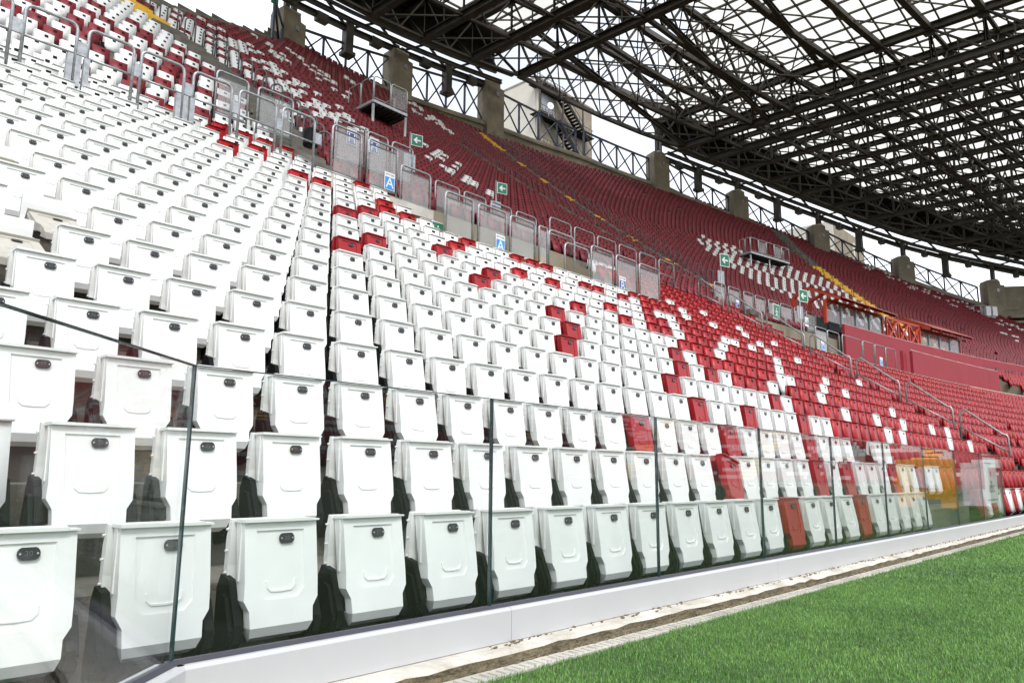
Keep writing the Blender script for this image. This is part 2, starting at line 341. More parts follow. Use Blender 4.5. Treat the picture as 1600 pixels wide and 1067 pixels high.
mb=MB(); r=random.Random(11)
for i in range(900):
    x=r.uniform(2.5,16); y=r.choice([r.uniform(2.40,2.415),r.uniform(2.48,2.56)]); s=r.uniform(.003,.011); z=.008 if y<2.42 else .064
    mb.beam((x-s,y,z),(x+s,y+r.uniform(-s,s),z+s*.5),s,s*.7)
tag(link('debris',mb.data('debris',[M['dirt']])),kind='stuff',label='crumbs of soil and moss along the ledge')
# floor in front of the first row
mb=MB(); mb.quadmesh([(-6,2.66,-.035),(110,2.66,-.035),(110,4.2,-.035),(-6,4.2,-.035)],[(0,1,2,3)])
tag(link('front_walkway',mb.data('front_walkway',[M['conc']])),kind='structure')

# ---------------------------------------------------------------- terrace steps
def tread(n,X): return pos(n,X)[1]-.60
def riser(n,X): return pos(n,X)[0]+.14
def terrace():
    mb=MB(); xs=[-6+1.5*i for i in range(9)]+[7.2,8.6,10.05]+[11+1.5*i for i in range(5)]+[18.45]+[20+1.5*i for i in range(6)]+[28.6]+[30+1.5*i for i in range(6)]+[38.6]+[40+1.5*i for i in range(7)]+[50.9,52,54,56,58]+[60+2*i for i in range(28)]
    xs=sorted(set(xs))
    for n in range(1,NR+1):
        for a,b in zip(xs,xs[1:]):
            xm=(a+b)/2
            if n>nmax(xm)+1.5: continue
            if pit(n,xm): continue
            if pos(n,xm)[0]<-40: continue
            def pr(X):
                z=tread(n,X); zn=tread(n+1,X) if n<NR else z+.4
                y0=riser(n-1,X) if n>1 else 3.06-.75-d1(X)
                return [(X,y0,z),(X,riser(n,X),z),(X,riser(n,X),zn)]
            mb.quadmesh(pr(a)+pr(b),[(0,3,4,1),(1,4,5,2)])
    me=mb.data('terrace',[M['conc']]); return me
tag(link('terrace_steps',terrace()),kind='structure')

# pits: floor, back wall, cheeks, front kerb
def pit_shell(x0,x1,n0,zf):
    mb=MB(); k=14; xs=[x0+(x1-x0)*i/k for i in range(k+1)]
    for a,b in zip(xs,xs[1:]):
        def st(X):
            yf=riser(n0-1,X); yb=riser(19,X)
            return [(X,yf,tread(n0,X)+.34),(X,yf+.18,tread(n0,X)+.34),(X,yf+.18,zf),(X,yb,zf),(X,yb,tread(20,X)),(X,yf,tread(n0,X)-.3)]
        P=st(a)+st(b)
        mb.quadmesh(P,[(5,11,6,0),(0,6,7,1)],1); mb.quadmesh(P,[(1,7,8,2),(2,8,9,3),(3,9,10,4)],0)
    for X in (x0,x1):
        yf=riser(n0-1,X); yb=riser(19,X)
        mb.quadmesh([(X,yf,zf-.1),(X,yb,zf-.1),(X,yb,tread(20,X)),(X,yb-.6,tread(19,X)),(X,yf,tread(n0,X)+.3)],[(0,1,2,3,4)],0)
    return mb.data('pit',[M['conc_tan'],M['conc_pale']])
tag(link('access_pit',pit_shell(10.05,18.45,14,E0+4.05)),kind='structure')
tag(link('access_pit',pit_shell(28.6,58,14,E0+4.05)),kind='structure')
tag(link('access_pit',pit_shell(8.6,10.05,18,E0+5.6)),kind='structure')
# yellow-nosed stair inside the first pit and its pale beam
def flight(name,label,x0,x1,y,z0,z1,w,steps,m='yellow'):
    t=thing(name,label,'stairs',(x0,y,z0))
    for i in range(steps):
        f=i/steps; mb=MB(); dx=(x1-x0)/steps; dz=(z1-z0)/steps
        mb.box(dx*i,dx*(i+1),0,w,dz*i-.25,dz*i)
        link('step',mb.data('step',[M[m]]),t)
    return t
flight('yellow_stairs','yellow stair flight going down inside the walkway behind the fence marked B',13.4,15.3,11.4,E0+5.15,E0+4.1,1.1,7)
flight('yellow_stairs','yellow stair flight behind the second fence below the striped seats',29.2,31.0,12.8,E0+5.5,E0+4.3,1.4,8)

# ---------------------------------------------------------------- seats
# local frame: x along the row, y away from the pitch, z up; origin at the number plate
def lean(z): return (z-.04)*.15+.0
def pan_mesh(m):
    mb=MB(); t=.075
    O=[(-.178,.05),(.200,.05),(.198,-.20),(.194,-.275),(.166,-.315),(.163,-.375),(-.158,-.375),(-.160,-.31),(-.186,-.265),(-.180,-.20)]
    n=len(O); ly=lean
    V=[(x,ly(z),z) for x,z in O]+[(x*.985,ly(z)+t*(1 if z>-.28 else .72),z) for x,z in O]
    I=[(-.118,.014),(.132,.014),(.126,-.23),(.088,-.268),(-.078,-.268),(-.112,-.23)]
    nf=len(V); V+=[(x,ly(z)+.001,z) for x,z in I]; V+=[(x*.965,ly(z)+.009,z-.004) for x,z in I]
    r=nf
    F=[(0,r+0,r+1,1),(1,r+1,2),(2,r+1,r+2),(2,r+2,3),(3,r+2,4),(4,r+2,r+3),(4,r+3,5),(5,r+3,r+4,6),(6,r+4,7),(7,r+4,r+5),(7,r+5,8),(8,r+5,9),(9,r+5,r+0),(9,r+0,0)]
    k=6
    for i in range(k): F.append((r+i,r+k+i,r+k+(i+1)%k,r+(i+1)%k))
    F.append(tuple(r+k+i for i in range(k)))
    for i in range(n): F.append((i,(i+1)%n,(i+1)%n+n,i+n))
    F.append(tuple(n+i for i in range(n)))
    mb.quadmesh(V,F)
    # lower lip curling back underneath
    y0=ly(-.375)
    mb.quadmesh([(-.158,y0+.0005,-.3755),(.163,y0+.0005,-.3755),(.150,y0+.020,-.415),(-.146,y0+.020,-.415),(.134,y0+.065,-.437),(-.130,y0+.065,-.437),(-.158,y0+.08,-.372),(.163,y0+.08,-.372)],[(0,1,2,3),(3,2,4,5),(5,4,7,6),(0,3,5,6),(1,7,4,2)])
    # top lip with a notch at the right end
    mb.box(-.186,.165,-.020,.074,.0502,.063); mb.box(.1652,.206,-.016,.050,.0502,.058)
    pts=[(-.068,-.196),(-.064,-.222),(-.048,-.236),(.006,-.239),(.060,-.236),(.076,-.222),(.080,-.196)]
    mb.tube([(x,ly(z)+.010,z) for x,z in pts],.0068,6)
    for sx,xx in ((-1,-.181),(1,.199)): mb.box(xx-.003,xx+.003,.018,.030,-.19,.045)
    me=mb.data('seat_pan',[m]); fix_normals(me); me.transform(Matrix.Diagonal((.925,1,1,1)))
    return me
def back_mesh(m):
    mb=MB(); mb.prism([(.078,.060),(.098,.064),(.118,-.02),(.122,-.15),(.108,-.235),(.085,-.235),(.092,-.13),(.082,-.02)],0,-.196,.190)
    for z in (.02,-.07,-.16): mb.tube([(-.1965,.104,z),(-.206,.104,z)],.0055,6)
    mb.prism([(.055,-.19),(.085,-.20),(.075,-.30),(.06,-.325),(.045,-.27)],0,-.200,-.192)
    me=mb.data('backrest',[m]); fix_normals(me); me.transform(Matrix.Diagonal((.93,1,1,1))); return me
def bracket_mesh():
    mb=MB()
    P=[(.040,-.185),(.11,-.165),(.150,-.24),(.235,-.35),(.24,-.45),(.10,-.505),(.02,-.49),(-.03,-.43),(-.035,-.36),(.0,-.28)]
    mb.prism(P,0,-.016,.016)
    mb.prism([(.03,-.25),(.07,-.24),(.10,-.36),(.08,-.44),(.02,-.44),(-.02,-.38)],0,-.034,.034)
    mb.tube([(-.030,.045,-.40),(.030,.045,-.40)],.066,12)
    mb.tube([(-.022,.12,-.46),(.022,.12,-.46)],.05,8)
    mb.beam((0,.19,-.25),(0,.205,-.47),.07,.012)
    me=mb.data('bracket',[M['black']]); fix_normals(me); return me
def badge_mesh():
    mb=MB(); pts=[]
    pts=[(.020+.022*math.cos(math.radians(a)),.026*math.sin(math.radians(a))) for a in range(-75,76,25)]+[(-.020+.022*math.cos(math.radians(a)),.026*math.sin(math.radians(a))) for a in range(105,256,25)]
    mb.prism(pts,1,-.0035,.003); me=mb.data('number_plate',[M['badge']]); fix_normals(me); me.transform(Matrix.Diagonal((.86,1,.86,1))); return me
def screws_mesh():
    mb=MB(); mb.tube([(0,-.003,0),(0,-.0062,0)],.0036,6)
    me=mb.data('screw',[M['screw']]); fix_normals(me); return me
PAN={k:pan_mesh(M[k]) for k in ('white','red','pink')}; BACK={k:back_mesh(M[k]) for k in ('white','red','pink')}
PAN_OPEN=pan_mesh(M['open']); BR=bracket_mesh(); BG=badge_mesh(); SC=screws_mesh()
DIG={}
def text_mesh(txt,size,m,depth=.0006,name='lettering'):
    c=bpy.data.curves.new('t','FONT'); c.body=txt; c.size=size; c.align_x='CENTER'; c.align_y='CENTER'; c.extrude=depth; c.resolution_u=2
    o=bpy.data.objects.new('t',c); C.objects.link(o); dg=bpy.context.evaluated_depsgraph_get(); me=bpy.data.meshes.new_from_object(o.evaluated_get(dg)); bpy.data.objects.remove(o); bpy.data.curves.remove(c)
    me.name=name; me.materials.clear(); me.materials.append(m); me.transform(Matrix.Rotation(math.pi/2,4,'X')); return me
# every seat station
SEATS=[]
for n in range(1,NR+1):
    j=0; X=-3.0 if n<20 else -2.0
    if n<=19:
        jj=int((X-phase(n))/.5)
        while True:
            X=phase(n)+.5*jj; Y,Z=pos(n,X); Z+=.012
            if Y< X*math.tan(math.radians(5.5)) or X>100: break
            if Y>3.9*X and X>0 and Y/X>6.5: jj+=1; continue
            if (n,jj) not in MISSING and not pit(n,X) and not in_aisle(n,X) and not (n==1 and 12.1<X<14.9) and not (n==19 and X>18.45 and X<28.6):
                SEATS.append((n,jj,X-.034,Y,Z))
            jj+=1
    else:
        XR=54+.30*(n-25)+((n*.19)%.5 if n>42 else 0)
        for sg in (1,-1):
            X=XR; jj=0
            while X<112 and X>max(-2,rowYZ(n)[0]/7.5-1):
                Y,Z=pos(n,X)
                if Y< X*math.tan(math.radians(5.0)) and X>20: break
                if not (sg<0 and jj==0) and n<=nmax(X) and not in_aisle(n,X): SEATS.append((n,1000+jj,X,Y,Z))
                X+=sg*.5*math.cos(heading(n,X)); jj+=sg
vis=[]
for s in SEATS:
    n,j,X,Y,Z=s
    if n>16: continue
    p=project((X,Y-.02,Z-.18))
    if p and -70<p[0]<1660 and p[1]<1130: vis.append((p[2],s,p))
vis.sort(key=lambda t:t[0]); near=vis[:300]; NEAR={(t[1][0],t[1][1]) for t in near}
ORD=['zeroth','first','second','third','fourth','fifth','sixth','seventh','eighth','ninth','tenth','eleventh','twelfth','thirteenth','fourteenth','fifteenth','sixteenth','seventeenth','eighteenth','nineteenth','twentieth']
TENS={20:'twenty',30:'thirty',40:'forty',50:'fifty',60:'sixty'}
def ordn(k):
    if k<=20: return ORD[k]
    t=k//10*10; u=k%10
    return (TENS[t][:-1]+'ieth') if u==0 else TENS[t]+'-'+ORD[u]
OPEN={(7,0),(8,1),(6,0)}
rowcount={}
for n in sorted({t[1][0] for t in near}):
    rs=[t for t in near if t[1][0]==n]; rs.sort(key=lambda t:t[2][0]); rowcount[n]=[(t[1][1]) for t in rs]
openset=set(); 
for n,(px,py) in []: pass
tgt=[(-5,245),(95,330),(35,370)]
for tx,ty in []: pass
for z,(n,j,X,Y,Z),p in near:
    col=colour(n,j,X); h=heading(n,X); idx=rowcount[n].index(j)+1
    is_open=(n,j) in OPEN_SEATS
    state='half lowered white seat' if is_open else ('leaning red seat' if (n,j)==TILTED else col+' flip-up seat')
    where='%s from the left in the %s row'%(ordn(idx), 'front' if n==1 else ordn(n))
    if n<=3: where+=' behind glass'
    t=thing('stadium_seat','%s, %s'%(state,where),'seat',(X,Y,Z),h,'flip-up seats of the lower stand')
    pan=link('seat_pan',PAN_OPEN if is_open else PAN[col],t)
    if is_open: pan['label']='seat pan tipped down, beige underside'; pan.location=(0,-.10,-.16); pan.rotation_euler=(math.radians(-52),0,0)
    elif (n,j)==TILTED: pan.rotation_euler=(math.radians(-8),math.radians(14),0); pan.location=(.03,-.05,-.02)
    else: pan.rotation_euler=(math.radians(RND.uniform(-2.2,1.6)),0,math.radians(RND.uniform(-1.0,1.0)))
    link('backrest',BACK[col],t)
    for sx in (-.184,.192): link('bracket',BR,t,(sx,0,0))
    bp=link('number_plate',BG,pan,(.034,lean(-.022)+.0015,-.022)); bp.rotation_euler=(-.149,0,0)
    for sx in (-.027,.027): link('screw',SC,bp,(sx,0,0))
    if z<9:
        num=str(max(1,31-idx) if n==1 else max(1,(60-idx) if n in (3,) else 34-idx))
        if num not in DIG: DIG[num]=text_mesh(num,.026,M['digit'],name='number')
        link('number',DIG[num],bp,(0,-.0042,0))
# the rest of the seats, joined
def tmpl(level):
    """returns verts, faces, slots: 0 shell 1 black"""
    mb=MB()
    def slab(O,y0,y1,m):
        n=len(O); V=[(x,y0+lean(z),z) for x,z in O]+[(x,y1+lean(z),z) for x,z in O]
        mb.quadmesh(V,[tuple(range(n)),tuple(reversed(range(n,2*n)))]+[(i,(i+1)%n,(i+1)%n+n,i+n) for i in range(n)],m)
    if level==0:
        slab([(-.180,.055),(.200,.055),(.196,-.27),(.166,-.315),(.163,-.375),(-.158,-.375),(-.160,-.31),(-.186,-.265)],0,.07,0)
        y0=lean(-.375); mb.quadmesh([(-.158,y0,-.3755),(.163,y0,-.3755),(.134,y0+.06,-.437),(-.130,y0+.06,-.437)],[(0,1,2,3)],0)
        mb.box(-.186,.206,-.018,.074,.0555,.066,0)
        mb.box(-.196,.190,.085,.118,-.235,.064,0)
        mb.box(-.008,.076,-.012,-.0065,-.048,.004,1)
        for sx in (-.196,.206): mb.prism([(.04,-.185),(.11,-.165),(.235,-.35),(.24,-.45),(.02,-.50),(-.035,-.38)],0,sx-.022,sx+.022,1)
    else:
        slab([(-.190,.06),(.195,.06),(.190,-.24),(.155,-.34),(-.15,-.34),(-.19,-.24)],0,.07,0)
        mb.quadmesh([(-.196,.09,.08),(.190,.09,.08),(.19,.12,-.22),(-.196,.12,-.22)],[(0,1,2,3)],0)
        mb.quadmesh([(-.006,-.012,.01),(.074,-.012,.01),(.074,-.020,-.045),(-.006,-.020,-.045)],[(0,1,2,3)],1)
        mb.quadmesh([(-.25,.10,-.10),(.25,.10,-.10),(.25,.06,-.50),(-.25,.06,-.50)],[(0,1,2,3)],1)  # black sheet for the brackets, also paints the shade below the seat
    me=mb.data('tmp',[]); fix_normals(me)
    V=np.array([v.co[:] for v in me.vertices]); V[:,0]*=(.93 if level==0 else .96); F=[tuple(p.vertices) for p in me.polygons]; 
    ms=[p.material_index for p in me.polygons]
    bpy.data.meshes.remove(me)
    return V,F,mb.m
def build_rest():
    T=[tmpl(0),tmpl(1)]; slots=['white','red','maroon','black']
    VV=[];LI=[];LT=[];MI=[];off=0
    pre=[]
    for V,F,m in T:
        pre.append((V,np.concatenate([np.array(f) for f in F]),np.array([len(f) for f in F]),np.array(m)))
    for n,j,X,Y,Z in SEATS:
        if (n,j) in NEAR and n<=19: continue
        if RND.random()<.006 and n>3: continue
        V,li,lt,m=pre[0 if n<=19 and X<45 else 1]
        q_=1 if n<20 else 2.6; h=heading(n,X)+RND.uniform(-.02,.02)*q_; c,s=math.cos(h),math.sin(h); tl=RND.uniform(-.05,.05)*q_
        x=V[:,0]; y=V[:,1]+V[:,2]*tl; P=np.stack([X+c*x-s*y,Y+s*x+c*y,Z+V[:,2]],1)
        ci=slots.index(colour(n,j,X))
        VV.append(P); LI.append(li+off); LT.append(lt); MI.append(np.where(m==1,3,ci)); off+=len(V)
    V=np.concatenate(VV); LI=np.concatenate(LI); LT=np.concatenate(LT); MI=np.concatenate(MI)
    me=bpy.data.meshes.new('stadium_seats'); me.vertices.add(len(V)); me.vertices.foreach_set('co',V.reshape(-1))
    me.loops.add(len(LI)); me.loops.foreach_set('vertex_index',LI.astype(np.int32)); me.polygons.add(len(LT))
    me.polygons.foreach_set('loop_start',np.concatenate([[0],np.cumsum(LT)[:-1]]).astype(np.int32)); me.polygons.foreach_set('loop_total',LT.astype(np.int32))
    for s in slots: me.materials.append(M[s])
    me.polygons.foreach_set('material_index',MI.astype(np.int32)); me.update(); me.validate()
    return me
tag(link('stadium_seats',build_rest()),'white, red and maroon flip-up seats filling the rest of the stand',None,'seats of the stand',kind='stuff')
print('seats',len(SEATS),'near',len(near))
# ---------------------------------------------------------------- glass barrier at the pitch edge
GY=2.6; GX=[1.19+1.5*i for i in range(10)]
GT,GB=E0+.362,E0-.624
gb=thing('glass_barrier','frameless clear glass barrier on a white base between the pitch and the first row','barrier',(GX[0],GY,0))
def gl(name,me): return link(name,me,gb,(-GX[0],-GY,0))
for a,b in zip(GX,GX[1:]):
    mb=MB(); mb.box(a+.006,b-.006,GY-.008,GY+.008,GB-.05,GT); gl('glass_panel',mb.data('glass_panel',[M['glass']]))
for x in GX:
    mb=MB(); mb.box(x-.004,x+.004,GY-.009,GY+.009,GB,GT+.001); gl('panel_edge',mb.data('panel_edge',[M['edge']]))
mb=MB(); mb.box(GX[0],GX[-1],GY-.009,GY+.009,GT+.0005,GT+.004); gl('top_edge',mb.data('top_edge',[M['edge']]))
ux,uy=-.76,-.65
pr=MB(); c=Vector((GX[0],GY,0)); e=c+Vector((ux*1.6,uy*1.6,0))
pr.beam(c+Vector((ux*.01,uy*.01,(GB+GT)/2)),e+Vector((0,0,(GB+GT)/2)),.016,GT-GB); me=pr.data('glass_panel',[M['glass']]); g=gl('glass_panel',me); g['label']='end panel angled back toward the pitch'
pr=MB(); pr.beam(c+Vector((0,0,GT+.002)),e+Vector((0,0,GT+.002)),.018,.004); gl('top_edge',pr.data('top_edge',[M['edge']]))
def base_seg(a,b,last=False):
    """white aluminium channel with a dark rubber gasket on top"""
    a=Vector(a); b=Vector(b); d=(b-a).normalized(); nrm=Vector((d.y,-d.x,0))     # toward the pitch
    mb=MB(); z0,z1=.066,GB
    def P(p,o,z): return tuple(p+nrm*o+Vector((0,0,z)))
    prof=[(.062,z0),(.062,z1-.012),(.050,z1),(.014,z1),(.014,z1-.03),(-.014,z1-.03),(-.014,z1),(-.05,z1),(-.05,z0)]
    V=[P(a,o,z) for o,z in prof]+[P(b,o,z) for o,z in prof]; k=len(prof)
    mb.quadmesh(V,[(i,i+1,i+1+k,i+k) for i in range(k-1)]+[tuple(range(k)),tuple(range(2*k-1,k-1,-1))])
    me=mb.data('base_channel',[M['alu']]); fix_normals(me); gl('base_channel',me)
    mb=MB(); V=[P(a,.030,z1+.001),P(a,.009,z1+.012),P(a,-.009,z1+.012),P(a,-.030,z1+.001)]+[P(b,.030,z1+.001),P(b,.009,z1+.012),P(b,-.009,z1+.012),P(b,-.030,z1+.001)]
    mb.quadmesh(V,[(0,1,5,4),(1,2,6,5),(2,3,7,6)]); gl('gasket',mb.data('gasket',[M['gasket']]))
segs=[GX[0]]+[2.78+3.0*i for i in range(9)]
for a,b in zip(segs,segs[1:]): base_seg((a+.0015,GY,0),(b-.0015,GY,0))
base_seg((GX[0]+ux*.9,GY+uy*.9,0),(GX[0],GY-.001,0))
# notice stuck on the last pane
nt_=thing('paper_notice','white printed notice stuck on the last glass panel','notice',(13.95,GY+.012,E0+.02))
mb=MB(); mb.box(-.45,.45,-.001,.001,-.40,.30); link('sheet',mb.data('sheet',[M['signwhite']]),nt_)
for s,z,sz,m in (('uBc',-.16,.26,'ink'),('o',.06,.16,'wallred')):
    link('lettering',text_mesh(s,sz,M[m]),nt_,(0,-.003,z))
mb=MB(); mb.box(-.36,.36,-.003,-.0015,-.36,-.34); mb.box(-.36,.1,-.003,-.0015,.2,.22); link('print_line',mb.data('print_line',[M['ink']]),nt_)

# ---------------------------------------------------------------- hoop rails, fences
def hoop_pts(w,h,r=.12,z0=0):
    P=[(0,0,z0)]
    for a in (180,150,120,90): P.append((r+r*math.cos(math.radians(a)),0,h-r+r*math.sin(math.radians(a))))
    for a in (90,60,30,0): P.append((w-r+r*math.cos(math.radians(a)),0,h-r+r*math.sin(math.radians(a))))
    P.append((w,0,z0)); return P
F1=[2.88,3.65,3.83,4.57,4.7,5.47,5.65,6.41,6.57,7.37,7.52,8.28]
RB=E0+6.25; RY=13.35
POSW=['leftmost','second from the left','third from the left','fourth from the left','fifth from the left','sixth from the left','seventh from the left']
xs=[(1.92,2.72)]+[(F1[i+1],F1[i+2]) for i in range(0,10,2)]+[(7.52,8.28)]
# spans between paired posts: rail i from right post of one pair to left post of next
spans=[(1.92,2.70),(2.88,3.65),(3.83,4.57),(4.70,5.47),(5.65,6.41),(6.57,7.37),(7.52,8.28)]
for i,(a,b) in enumerate(spans):
    t=thing('crush_barrier','grey steel hoop barrier over the white seats at upper left, %s'%POSW[i],'barrier',(a,RY,RB),0,'hoop barriers across the white seats')
    mb=MB(); mb.tube(hoop_pts(b-a,1.16,.11),.028,8); link('hoop',mb.data('hoop',[M['galv']],True),t)
    mb=MB(); mb.tube([(0,0,.62),(b-a,0,.62)],.022,8); link('mid_rail',mb.data('mid_rail',[M['galv']],True),t)
    mb=MB(); mb.box(b-a+.01,b-a+.17,-.02,.02,.62,.86); link('joint_plate',mb.data('joint_plate',[M['galv']]),t)
    if i in (1,3):
        for k in range(3):
            mb=MB(); mb.box(b-a-.12+k*.13,b-a-.03+k*.13,-.03,.06,.05,.6); link('post_plate',mb.data('post_plate',[M['galv']]),t)
def fence(a,b,n,z,h,label,sign=None,group='framed fence panels above the lower seats',pane=True,zb=.12,yo=0.0,style='galv',back=False):
    """one hoop frame with a hazy pane; station a..b on the line of row n"""
    ya=n-d1(a); yb=n-d1(b); rz=math.atan2(yb-ya,b-a); w=math.hypot(b-a,yb-ya)
    t=thing('fence_panel',label,'fence panel',(a,ya,z),rz,group)
    mb=MB(); mb.tube(hoop_pts(w,h,.10),.026,7); link('frame',mb.data('frame',[M[style]],True),t)
    mb=MB(); mb.tube([(0,0,zb),(w,0,zb)],.02,6); link('bottom_rail',mb.data('bottom_rail',[M[style]],True),t)
    if pane:
        mb=MB(); mb.box(.06,w-.06,-.006,.006,zb+.04,h-.14); link('pane',mb.data('pane',[M['pane']]),t)
        for zz in (zb+.03,h-.125):
            mb=MB(); mb.box(.05,w-.05,-.012,.012,zz-.012,zz+.012); link('pane_clip',mb.data('pane_clip',[M['darkrail']]),t)
    if sign:
        ch,cm,sx,sz,top=sign
        mb=MB(); mb.box(sx-.15,sx+.15,-.028,-.020,sz-.21,sz+.21); sb=link('sign_board',mb.data('sign_board',[M['signwhite']]),t)
        mb=MB(); mb.box(sx-.135,sx+.135,-.031,-.0285,sz-.195,sz+.10); link('sign_field',mb.data('sign_field',[M[cm]]),sb)
        link('letter',text_mesh(ch,.34,M['signwhite'],.0015),sb,(sx,-.0335,sz-.05))
        if top: link('lettering',text_mesh(top,.062,M['ink'],.001),sb,(sx,-.030,sz+.155))
    return t
zq=E0+4.66; yq=11.2
z2=E0+6.25
fence(8.73,9.49,13.35,z2,1.22,'hazy fence panel above the white seats, left of upper sign A',None)
fence(9.68,10.52,13.35,z2,1.22,'fence panel carrying the upper blue SETTORE A sign',('A','blue',.62,.36,'SETTORE'))
fence(10.64,11.56,13.35,z2-.35,1.25,'low fence window right of the upper sign A',None)
fence(10.12,10.93,yq,zq,1.14,'fence panel behind the green exit plate, left of the lower sign A',None)
fence(11.09,11.98,yq,zq,1.14,'fence panel carrying the lower blue SETTORE A sign',('A','blue',.68,.36,'SETTORE'))
fence(12.11,12.97,yq,zq,1.14,'fence panel right of the lower sign A, left of the yellow stairs',None)
fence(15.18,16.14,yq,zq,1.14,'pink looking fence panel left of the blue sign B',None)
fence(16.29,17.27,yq,zq,1.14,'fence panel carrying the blue SETTORE B sign',('B','navyblue',.25,.36,'SETTORE'))
fence(17.40,18.43,yq,zq,1.14,'last fence panel of the first walkway, right of the blue sign B',None)
t=thing('gate_post_panel','narrow grey gate leaf beside the yellow stairs','gate',(13.12,yq,zq),0)
mb=MB(); mb.tube(hoop_pts(.30,1.14,.05),.026,7); link('frame',mb.data('frame',[M['galv']],True),t)
mb=MB(); mb.box(.04,.26,-.006,.006,.1,1.05); link('pane',mb.data('pane',[M['pane']]),t)
t=thing('stair_handrail','curved grey handrail over the yellow stairs between the two walkway fences','handrail',(13.5,yq+.02,zq),0)
for x0,x1 in ((0,1.0),(.62,1.6)):
    mb=MB(); mb.tube(hoop_pts(x1-x0,.98 if x0 else 1.16,.14),.026,7); link('rail',mb.data('rail',[M['galv']],True),t,(x0,0,0))
# beige kerb under the first fences
t=thing('kerb_beam','pale concrete kerb under the first fence line','kerb',(10.1,yq,zq-.12))
mb=MB(); mb.box(0,8.4,-.10,.10,-.12,.11); link('beam',mb.data('beam',[M['conc_pale']]),t)
t=thing('kerb_beam','short pale concrete kerb under the fences left of the upper sign A','kerb',(8.6,13.35,z2-.12))
mb=MB(); mb.box(0,3.0,-.10,.10,-.14,.10); link('beam',mb.data('beam',[M['conc_pale']]),t)
# back line of the first walkway
B1=[(7.0,7.75),(8.0,8.9),(10.14,11.04),(11.10,11.76),(11.91,12.62),(13.48,14.40),(14.60,15.50),(15.73,16.64),(16.88,17.83)]
bw=['leftmost','second','third','fourth','fifth','sixth','seventh','eighth','ninth']
for i,(a,b) in enumerate(B1):
    sg=None
    if i==3: sg=('H','navyblue',.2,.80,'SETTORE')
    if i==2: sg=('H','navyblue',.45,.80,'')
    fence(a,b,15.35,E0+(7.62 if i<5 else 7.0),1.15,('rear fence panel with navy H sign, %s of its line'%bw[i]) if sg else '%s plain rear fence panel below the maroon seats'%bw[i],sg,'rear fence panels at the foot of the upper seats',zb=.14)
# crossing rails continuing right of the panels
for i,(a,b) in enumerate([(18.1,19.2),(19.4,20.5),(20.7,21.8),(22.0,23.1),(23.3,24.4),(24.6,25.7)]):
    t=thing('hand_barrier','grey hoop rail between the upper and lower red seats, %s from the left'%ORD[i+1],'barrier',(a,15.0-d1(a),E0+7.15),0,'hoop rails at the top of the lower red seats')
    mb=MB(); mb.tube(hoop_pts(b-a,1.05,.11),.025,7); link('hoop',mb.data('hoop',[M['galv']],True),t)
    mb=MB(); mb.tube([(0,0,.5),(b-a,0,.5)],.02,6); link('mid_rail',mb.data('mid_rail',[M['galv']],True),t)
# second walkway
B3=[(29.09,29.98),(30.25,31.23),(31.56,32.40),(32.58,33.51),(33.8,34.77),(34.95,36.07),(36.3,37.3),(37.5,38.5)]
for i,(a,b) in enumerate(B3):
    sg=('C','navyblue',.7,.42,'') if i==1 else None
    fence(a,b,15.2,E0+7.05,1.15,('rear fence panel with small blue plate below the striped seats'if sg else '%s rear fence panel below the striped seats'%ORD[i+1]),sg,'rear fence panels below the striped seats',zb=.14)
F3=[(28.68,29.64),(29.70,30.75),(30.81,31.90),(32.2,34.15),(34.26,35.39),(35.53,36.63),(36.70,37.77)]
for i,(a,b) in enumerate(F3):
    sg=('C','blue',.55,.40,'') if i in (1,5) else None
    lb={0:'open grey fence frame at the left end of the second walkway',1:'fence frame with a small blue C sign over the yellow kerb',2:'fence frame right of the first small C sign',3:'wide arched gate in front of the red wall',4:'fence frame on the pale kerb just right of the arched gate',5:'fence frame with a small blue C sign on the pale kerb',6:'last fence frame on the pale kerb before the red wall'}[i]
    fence(a,b,11.3,E0+4.70,1.14,lb,sg,'front fence frames of the second walkway',pane=(i in (1,)),zb=.1)
t=thing('kerb_beam','pale stepped kerb below the arched gate and red wall','kerb',(34.0,11.3-d1(34)+.02,E0+4.5),math.atan2(-(d1(39)-d1(34)),5))
mb=MB(); mb.box(0,5.0,-.12,.10,-.62,.12); link('beam',mb.data('beam',[M['conc_pale']]),t)
t=thing('kerb_beam','thin kerb with yellow edge under the small blue C sign','kerb',(28.6,11.3-d1(28.6)+.02,E0+4.55),math.atan2(-(d1(34)-d1(28.6)),5.4))
mb=MB(); mb.box(0,5.5,-.12,.10,-.2,.06); link('beam',mb.data('beam',[M['conc_pale']]),t)
mb=MB(); mb.box(0,5.5,.02,.14,.061,.11); link('yellow_edge',mb.data('yellow_edge',[M['yellow']]),t)

# handrails going down the aisle through the red seats
hn=[(18.8,17.6),(17.4,15.2),(15.0,12.9),(12.7,10.5),(10.3,8.2),(8.0,5.9),(5.7,3.6)]
for i,(na,nb) in enumerate([(18.9,17.3),(17.0,14.9),(14.6,12.5),(12.2,10.1),(9.8,7.8),(7.5,5.5),(5.2,3.3)]):
    X=26.45; ya,za=pos(na,X); yb,zb=pos(nb,X)
    t=thing('aisle_handrail','sloping grey handrail in the red seats, %s from the pitch'%ordn(7-i),'handrail',(X,ya,za-.42),0,'handrails down the aisle in the red seats')
    dy=yb-ya; dz=zb-za; h=1.05
    P=[(0,0,0),(0,0,h-.12),(0,-.04,h-.03),(0,-.14,h)]; P+=[(0,dy+.14,dz+h),(0,dy+.04,dz+h-.03),(0,dy,dz+h-.12),(0,dy,dz)]
    mb=MB(); mb.tube(P,.028,8); link('hoop',mb.data('hoop',[M['galv']],True),t)
    mb=MB(); mb.tube([(0,0,.52),(0,dy,dz+.52)],.022,8); link('mid_rail',mb.data('mid_rail',[M['galv']],True),t)
